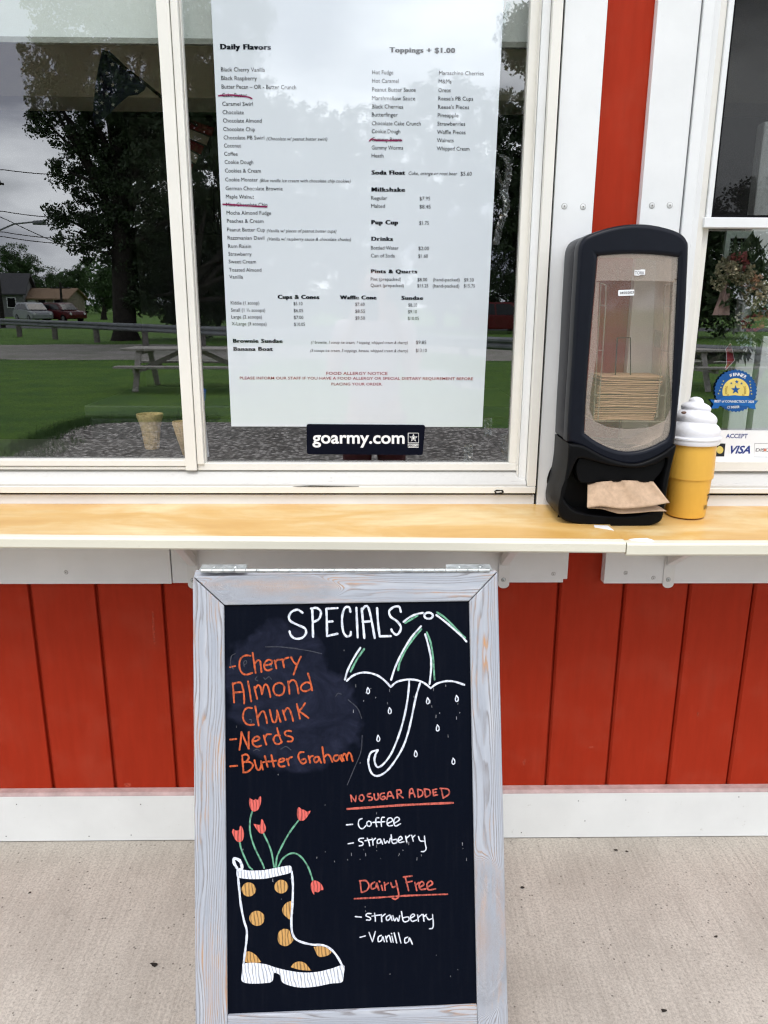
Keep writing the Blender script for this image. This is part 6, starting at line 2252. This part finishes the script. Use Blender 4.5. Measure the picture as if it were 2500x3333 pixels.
# cars parked across the road
def car(loc, rz, col, label, length=4.5, hgt=1.6):
    root = thing('parked_car', loc, label, 'car', 'cars parked across the road')
    R = Matrix.Rotation(rz, 3, 'Z')
    P = lambda a, b_, c: tuple(Vector(loc)+R @ Vector((a, b_, c)))
    paint = mat_plain(label.split()[0]+'_car_paint', col, 0.25, 0.01, 3.0)
    hl = length/2
    side = [(-hl, 0.35), (-hl-0.02, 0.75), (-hl+0.12, 0.98), (-0.95, 1.02), (0.0, 1.03), (1.0, 0.98), (hl-0.10, 0.86), (hl, 0.62), (hl-0.02, 0.32), (1.85, 0.25), (1.75, 0.45), (1.4, 0.62), (1.05, 0.45), (0.95, 0.25), (-0.95, 0.25), (-1.05, 0.45), (-1.4, 0.62), (-1.75, 0.45), (-1.85, 0.25)]
    b = MB()
    b.prism([P(x, -0.88, z) for x, z in side], [P(x, 0.88, z) for x, z in side])
    b.build('body', paint, root, bevel=0.05)
    cab = [(-hl+0.15, 1.0), (-hl+0.45, hgt-0.1), (-hl+0.8, hgt), (0.25, hgt), (0.55, hgt-0.06), (1.25, 1.0)]
    b = MB()
    b.prism([P(x, -0.82+0.12*(z > 1.1), z) for x, z in cab], [P(x, 0.82-0.12*(z > 1.1), z) for x, z in cab])
    b.build('cabin', paint, root, bevel=0.04)
    gl_ = mat_plain('dark_car_glass', (0.01, 0.012, 0.014), 0.1)
    for s in (-1, 1):
        for wx in (((-hl+0.42, 1.05), (-hl+0.60, hgt-0.14), (-0.62, hgt-0.1), (-0.55, 1.05)), ((-0.47, 1.05), (-0.52, hgt-0.1), (0.28, hgt-0.12), (0.98, 1.05))):
            b = MB()
            b.prism([P(x, s*(0.835-0.12*(z > 1.1)), z) for x, z in wx], [P(x, s*(0.80-0.12*(z > 1.1)), z) for x, z in wx])
            b.build('side_window', gl_, root)
    for (x0, z0, x1, z1) in ((1.27, 1.04, 0.62, hgt-0.1), (-hl+0.13, 1.06, -hl+0.40, hgt-0.14)):
        sg = 1 if x0 > 0 else -1
        b = MB()
        b.prism([P(x0, -0.70, z0), P(x0, 0.70, z0), P(x1, 0.60, z1), P(x1, -0.60, z1)], [P(x0-sg*0.03, -0.70, z0-0.02), P(x0-sg*0.03, 0.70, z0-0.02), P(x1-sg*0.03, 0.60, z1-0.02), P(x1-sg*0.03, -0.60, z1-0.02)])
        b.build('windscreen', gl_, root)
    for x in (-1.4, 1.4):
        for s in (-1, 1):
            b = MB()
            b.tube([P(x, s*0.68, 0.33), P(x, s*0.89, 0.33)], 0.33, 18)
            w = b.build('wheel', M['blackmatt'], root)
            b = MB()
            b.tube([P(x, s*0.885, 0.33), P(x, s*0.90, 0.33)], 0.19, 12)
            b.build('rim', M['steel'], w)
    for s in (-1, 1):
        b = MB(); b.tube([P(hl-0.10, s*0.66, 0.70), P(hl+0.015, s*0.66, 0.69)], 0.10, 10); b.build('headlight', M['softwhite'], root)
        b = MB(); b.hexa([P(-hl-0.03, s*0.75-0.08, 0.72), P(-hl-0.03, s*0.75+0.08, 0.72), P(-hl+0.06, s*0.75+0.08, 0.72), P(-hl+0.06, s*0.75-0.08, 0.72)], [P(-hl-0.03, s*0.75-0.08, 0.9), P(-hl-0.03, s*0.75+0.08, 0.9), P(-hl+0.06, s*0.75+0.08, 0.9), P(-hl+0.06, s*0.75-0.08, 0.9)]); b.build('taillight', M['redink'], root)
    return root
p = GZ(110, 1049, -0.06)
car((p.x, p.y, -0.05), rad(48), (0.30, 0.31, 0.33), 'silver car parked in front of the tan roofed house')
p = GZ(205, 1049, -0.06)
car((p.x, p.y, -0.05), rad(35), (0.09, 0.010, 0.012), 'maroon car parked beside the silver one')
p = GZ(1640, 1085, -0.06)
car((p.x, p.y, -0.05), rad(8), (0.12, 0.010, 0.010), 'red pickup sized car on the gravel seen past the menu edge', 5.0, 1.75)

# houses
def house(loc, w, d, h, rh, wallc, roofc, label, rz=0):
    root = thing('house', loc, label, 'house', 'houses across the road')
    R = Matrix.Rotation(rz, 3, 'Z')
    P = lambda a, b_, c: tuple(Vector(loc)+R @ Vector((a, b_, c)))
    wm = mat_plain(label.split()[0]+'_house_wall', wallc, 0.8, 0.05, 3.0)
    rmat = mat_plain(label.split()[0]+'_roof_shingles', roofc, 0.9, 0.12, 5.0)
    b = MB()
    b.hexa([P(-w/2, -d/2, 0), P(w/2, -d/2, 0), P(w/2, d/2, 0), P(-w/2, d/2, 0)], [P(-w/2, -d/2, h), P(w/2, -d/2, h), P(w/2, d/2, h), P(-w/2, d/2, h)])
    b.add([P(-w/2, -d/2, h), P(-w/2, d/2, h), P(-w/2, 0, h+rh), P(w/2, -d/2, h), P(w/2, d/2, h), P(w/2, 0, h+rh)], [(0, 1, 2), (3, 5, 4)])
    b.build('wall', wm, root)
    b = MB()
    e = 0.4
    for s in (-1, 1):
        q = [(-w/2-e, s*(d/2+e), h-e*rh/(d/2)), (w/2+e, s*(d/2+e), h-e*rh/(d/2)), (w/2+e, 0, h+rh), (-w/2-e, 0, h+rh)]
        b.prism([P(*v) for v in q], [P(v[0], v[1], v[2]+0.15) for v in q])
    b.build('roof', rmat, root)
    for x in (-w*0.32, w*0.05, w*0.34):
        b = MB(); b.hexa([P(x-0.5, d/2-0.05, 1.0), P(x+0.5, d/2-0.05, 1.0), P(x+0.5, d/2+0.06, 1.0), P(x-0.5, d/2+0.06, 1.0)], [P(x-0.5, d/2-0.05, 2.2), P(x+0.5, d/2-0.05, 2.2), P(x+0.5, d/2+0.06, 2.2), P(x-0.5, d/2+0.06, 2.2)])
        wn = b.build('window', M['white'], root)
        b = MB(); b.hexa([P(x-0.42, d/2+0.061, 1.08), P(x+0.42, d/2+0.061, 1.08), P(x+0.42, d/2+0.07, 1.08), P(x-0.42, d/2+0.07, 1.08)], [P(x-0.42, d/2+0.061, 2.12), P(x+0.42, d/2+0.061, 2.12), P(x+0.42, d/2+0.07, 2.12), P(x-0.42, d/2+0.07, 2.12)])
        b.build('pane', M['blackmatt'], wn)
    b = MB(); x = -w*0.14
    b.hexa([P(x-0.45, d/2-0.05, 0), P(x+0.45, d/2-0.05, 0), P(x+0.45, d/2+0.05, 0), P(x-0.45, d/2+0.05, 0)], [P(x-0.45, d/2-0.05, 2.1), P(x+0.45, d/2-0.05, 2.1), P(x+0.45, d/2+0.05, 2.1), P(x-0.45, d/2+0.05, 2.1)])
    b.build('door', M['softwhite'], root)
    return root
p = GD(108*D2F, 1000, 98)
house((p.x, p.y, -0.06), 6.5, 6, 2.1, 1.1, (0.24, 0.20, 0.15), (0.22, 0.145, 0.09), 'tan roofed bungalow behind the parked cars')
p = GD(-12*D2F, 1000, 96)
house((p.x, p.y, -0.06), 8, 7, 2.7, 2.2, (0.17, 0.175, 0.175), (0.05, 0.05, 0.055), 'grey house with a dark roof at the left across the road', rad(-12))

# utility poles, lamp arm and wires
def pole(loc, h, label, arm=True):
    root = thing('utility_pole', loc, label, 'utility pole', 'utility poles along the road')
    x, y, z = loc
    b = MB(); b.tube([(x, y, z), (x+0.05, y, h)], [0.16, 0.10], 10); b.build('post', M['bark'], root, smooth=True)
    b = MB(); b.bar((x-1.1, y, h-0.6), (x+1.1, y, h-0.6), 0.10, 0.12); b.build('cross_arm', M['bark'], root)
    for k in (-0.9, -0.3, 0.3, 0.9):
        b = MB(); b.tube([(x+k, y, h-0.54), (x+k, y, h-0.42)], [0.05, 0.03], 8); b.build('insulator', M['steel'], root)
    if arm:
        b = MB(); b.tube([(x, y, h*0.62), (x+1.6, y+0.3, h*0.68), (x+3.0, y+0.6, h*0.69)], 0.05, 8); b.build('lamp_arm', M['steel'], root)
        b = MB(); b.tube([(x+2.9, y+0.58, h*0.685), (x+3.7, y+0.75, h*0.685)], [0.12, 0.16], 8); b.build('lamp_head', M['steel'], root)
    return root
pd_ = 52
p = GD(2*D2F, 1000, pd_); ptop = GD(2*D2F, 375*D2F, pd_)
pole((p.x, p.y, -0.06), ptop.z, 'tall dark utility pole with a street lamp arm at the left of the mirrored view')
p2 = GD(134*D2F, 1000, 86); p2t = GD(134*D2F, 610*D2F, 86)
pole((p2.x, p2.y, -0.06), p2t.z, 'slim far utility pole beyond the parked cars', False)
def wire(px0, y0, d0_, px1, y1, d1_, label):
    a, c = GD(px0*D2F, y0*D2F, d0_), GD(px1*D2F, y1*D2F, d1_)
    pts = []
    for t in np.linspace(-0.5, 1.0, 24):
        q = a.lerp(c, t)
        pts.append(q-Vector((0, 0, 0.5*4*max(0, t)*(1-t))))
    b = MB(); b.tube(pts, 0.028, 5)
    o = b.build('power_line', M['blackmatt'])
    tag(o, label, 'wire', 'overhead wires')
wire(0, 366, 50, 330, 350, 56, 'uppermost overhead wire crossing the mirrored sky')
wire(0, 455, 50, 330, 452, 56, 'second overhead wire from the top crossing the mirrored sky')
wire(0, 500, 50, 330, 496, 56, 'middle overhead wire passing just above the lower pair')
wire(0, 510, 50, 330, 507, 56, 'lowest of the near level overhead wires')
wire(6, 470, 51, 260, 560, 86, 'sloping overhead wire running down to the far pole')

# ------------------------------------------------------------------ the photographer, mirrored faintly in the menu glass
def skin_mesh(name, nodes, edges, mat, parent, root_i=0, sub=2):
    bm = bmesh.new()
    sl = bm.verts.layers.skin.verify()
    vs = []
    for i, (p, r) in enumerate(nodes):
        v = bm.verts.new(p)
        rr = r if isinstance(r, tuple) else (r, r)
        v[sl].radius = rr
        v[sl].use_root = (i == root_i)
        vs.append(v)
    for a, c in edges:
        bm.edges.new((vs[a], vs[c]))
    me = bpy.data.meshes.new(name)
    bm.to_mesh(me); bm.free()
    me.materials.append(mat)
    o = link(name, me, parent)
    s = o.modifiers.new('skin', 'SKIN'); s.use_smooth_shade = True
    u = o.modifiers.new('subdivision', 'SUBSURF'); u.levels = sub; u.render_levels = sub
    return o
pr_ = thing('person', (0.02, -2.30, 0.0), 'person in pale pink shirt and dark red trousers holding up a phone', 'person')
px0, py0 = 0.02, -2.32
ch0 = 1.46
nodes, edges = [], []
def nd_(p, r): nodes.append((p, r)); return len(nodes)-1
def chain(start, pts):
    c = start
    for p, r in pts:
        k = nd_(p, r); edges.append((c, k)); c = k
    return c
pel = nd_((px0, py0, 0.92), (0.155, 0.11))
chest = chain(pel, [((px0, py0, 1.06), (0.13, 0.095)), ((px0, py0-0.01, 1.22), (0.145, 0.10)), ((px0, py0, 1.34), (0.14, 0.09))])
neck = chain(chest, [((px0, py0+0.01, 1.435), 0.055), ((px0, py0+0.02, 1.49), 0.052)])
head = chain(neck, [((px0, py0+0.04, 1.55), (0.068, 0.085)), ((px0, py0+0.035, 1.62), (0.074, 0.092)), ((px0, py0+0.02, 1.675), (0.05, 0.062))])
nose = chain(neck+2, [])
for s in (-1, 1):
    wr_ = chain(chest, [((px0+s*0.17, py0, 1.365), 0.058), ((px0+s*0.215, py0+0.03, 1.24), 0.048), ((px0+s*0.225, py0+0.09, 1.12), 0.042), ((px0+s*0.175, py0+0.17, 1.25), 0.038), ((px0+s*0.115, py0+0.27, 1.385), 0.027)])
    palm = chain(wr_, [((px0+s*0.098, py0+0.315, 1.435), (0.036, 0.016)), ((px0+s*0.088, py0+0.335, 1.475), (0.038, 0.014))])
    for f in range(4):
        zf_ = 1.452+0.019*f
        ln = (0.92, 1.05, 1.0, 0.8)[f]
        chain(palm, [((px0+s*0.090, py0+0.345, zf_), 0.0085), ((px0+s*0.090, py0+0.345+0.032*ln, zf_+0.004), 0.008), ((px0+s*(0.090-0.016*ln), py0+0.356+0.03*ln, zf_+0.006), 0.0075), ((px0+s*(0.082-0.032*ln), py0+0.352+0.028*ln, zf_+0.006), 0.0065)])
    chain(palm-1, [((px0+s*0.070, py0+0.330, 1.440), 0.011), ((px0+s*0.056, py0+0.344, 1.452), 0.0095), ((px0+s*0.044, py0+0.350, 1.468), 0.0085)])
    chain(pel, [((px0+s*0.095, py0, 0.82), (0.09, 0.09)), ((px0+s*0.10, py0+0.015, 0.50), 0.062), ((px0+s*0.105, py0-0.005, 0.30), 0.055), ((px0+s*0.105, py0-0.02, 0.085), 0.038), ((px0+s*0.11, py0+0.08, 0.035), (0.042, 0.03)), ((px0+s*0.115, py0+0.16, 0.028), (0.035, 0.022))])
body = skin_mesh('body', nodes, edges, M['skin'], pr_)
def garment(name, sel, mat, grow):
    nodes2, edges2 = [], []
    for p, r in sel[0]:
        rr = r if isinstance(r, tuple) else (r, r)
        nodes2.append((p, (rr[0]+grow, rr[1]+grow)))
    return skin_mesh(name, nodes2, sel[1], mat, pr_)
sh_n = [((px0, py0, 0.90), (0.155, 0.11)), ((px0, py0, 1.06), (0.135, 0.098)), ((px0, py0-0.01, 1.22), (0.147, 0.10)), ((px0, py0, 1.34), (0.142, 0.09)), ((px0, py0+0.008, 1.40), 0.07)]
sh_e = [(0, 1), (1, 2), (2, 3), (3, 4)]
for s in (-1, 1):
    k = len(sh_n)
    sh_n += [((px0+s*0.17, py0, 1.365), 0.060), ((px0+s*0.21, py0+0.025, 1.255), 0.052)]
    sh_e += [(3, k), (k, k+1)]
garment('shirt', (sh_n, sh_e), mat_plain('pale_pink_cotton', (0.62, 0.50, 0.50), 0.85), 0.012)
tr_n = [((px0, py0, 0.95), (0.148, 0.105))]
tr_e = []
for s in (-1, 1):
    k = len(tr_n)
    tr_n += [((px0+s*0.095, py0, 0.82), (0.09, 0.09)), ((px0+s*0.10, py0+0.015, 0.50), 0.064), ((px0+s*0.105, py0-0.008, 0.14), 0.052)]
    tr_e += [(0, k), (k, k+1), (k+1, k+2)]
garment('trousers', (tr_n, tr_e), mat_plain('dark_red_trousers', (0.10, 0.022, 0.026), 0.85), 0.012)
b = MB()
b.ball((px0, py0-0.005, 1.628), 0.096, 0, 10, (0.86, 1.0, 0.92))
b.ball((px0, py0-0.055, 1.52), 0.075, 0, 10, (0.95, 0.6, 1.5))
b.build('hair', mat_plain('brown_hair', (0.06, 0.035, 0.02), 0.6), pr_, smooth=True)
b = MB()
b.ball((px0, py0+0.135, 1.592), 0.014, 0, 6, (0.7, 1.1, 1.2))
for s in (-1, 1):
    b.ball((px0+s*0.078, py0+0.03, 1.60), 0.022, 0, 6, (0.35, 0.7, 1.2))
b.build('face_features', M['skin'], pr_, smooth=True)
b = MB()
for s in (-1, 1):
    b.ball((px0+s*0.031, py0+0.117, 1.618), 0.009, 0, 6, (1.2, 0.6, 0.7))
b.ball((px0, py0+0.118, 1.552), 0.012, 0, 6, (1.7, 0.5, 0.45))
b.build('eyes_and_mouth', mat_plain('dark_facial_detail', (0.10, 0.03, 0.03), 0.5), pr_, smooth=True)
for s in (-1, 1):
    b = MB()
    b.tube([(px0+s*0.105, py0-0.06, 0.03), (px0+s*0.11, py0+0.06, 0.034), (px0+s*0.115, py0+0.19, 0.024)], [0.04, 0.046, 0.032], 12)
    b.build('shoe', M['softwhite'], pr_, smooth=True)
phn = thing('phone', (0.0, -1.955, 1.495), 'black phone held upright in front of the face of the person', 'phone')
b = MB(); b.box(-0.038, 0.038, -1.962, -1.954, 1.425, 1.570); b.build('case', M['blackmatt'], phn, bevel=0.003)
b = MB(); b.box(-0.034, -0.004, -1.9535, -1.9520, 1.520, 1.558); b.build('camera_bump', M['black'], phn, bevel=0.0006)

# bits of dead leaf on the pavement
rg = random.Random(77)
for (x, y, sz) in ((690, 2772, 7), (656, 2782, 5), (745, 2752, 4), (503, 3140, 9), (97, 2907, 4), (1700, 2890, 5), (2160, 3290, 6), (2330, 3050, 4), (2005, 2768, 6), (2040, 2772, 4)):
    c = PZ(x, y, 0.001)
    b = MB()
    k = sz*0.00085
    a0_ = rg.uniform(0, 3)
    ring_ = [(c.x+k*rg.uniform(0.5, 1.2)*math.cos(a0_+j*math.pi/4)*1.5, c.y+k*rg.uniform(0.5, 1.1)*math.sin(a0_+j*math.pi/4), 0.0012+rg.uniform(0, 0.0025)) for j in range(8)]
    b.prism([(p[0], p[1], p[2]+0.0006) for p in ring_], ring_)
    tag(b.build('leaf_scrap', M['bark']), 'small dark scrap of dead leaf lying on the bare concrete', 'leaf scrap', 'dead leaf scraps on the pavement')
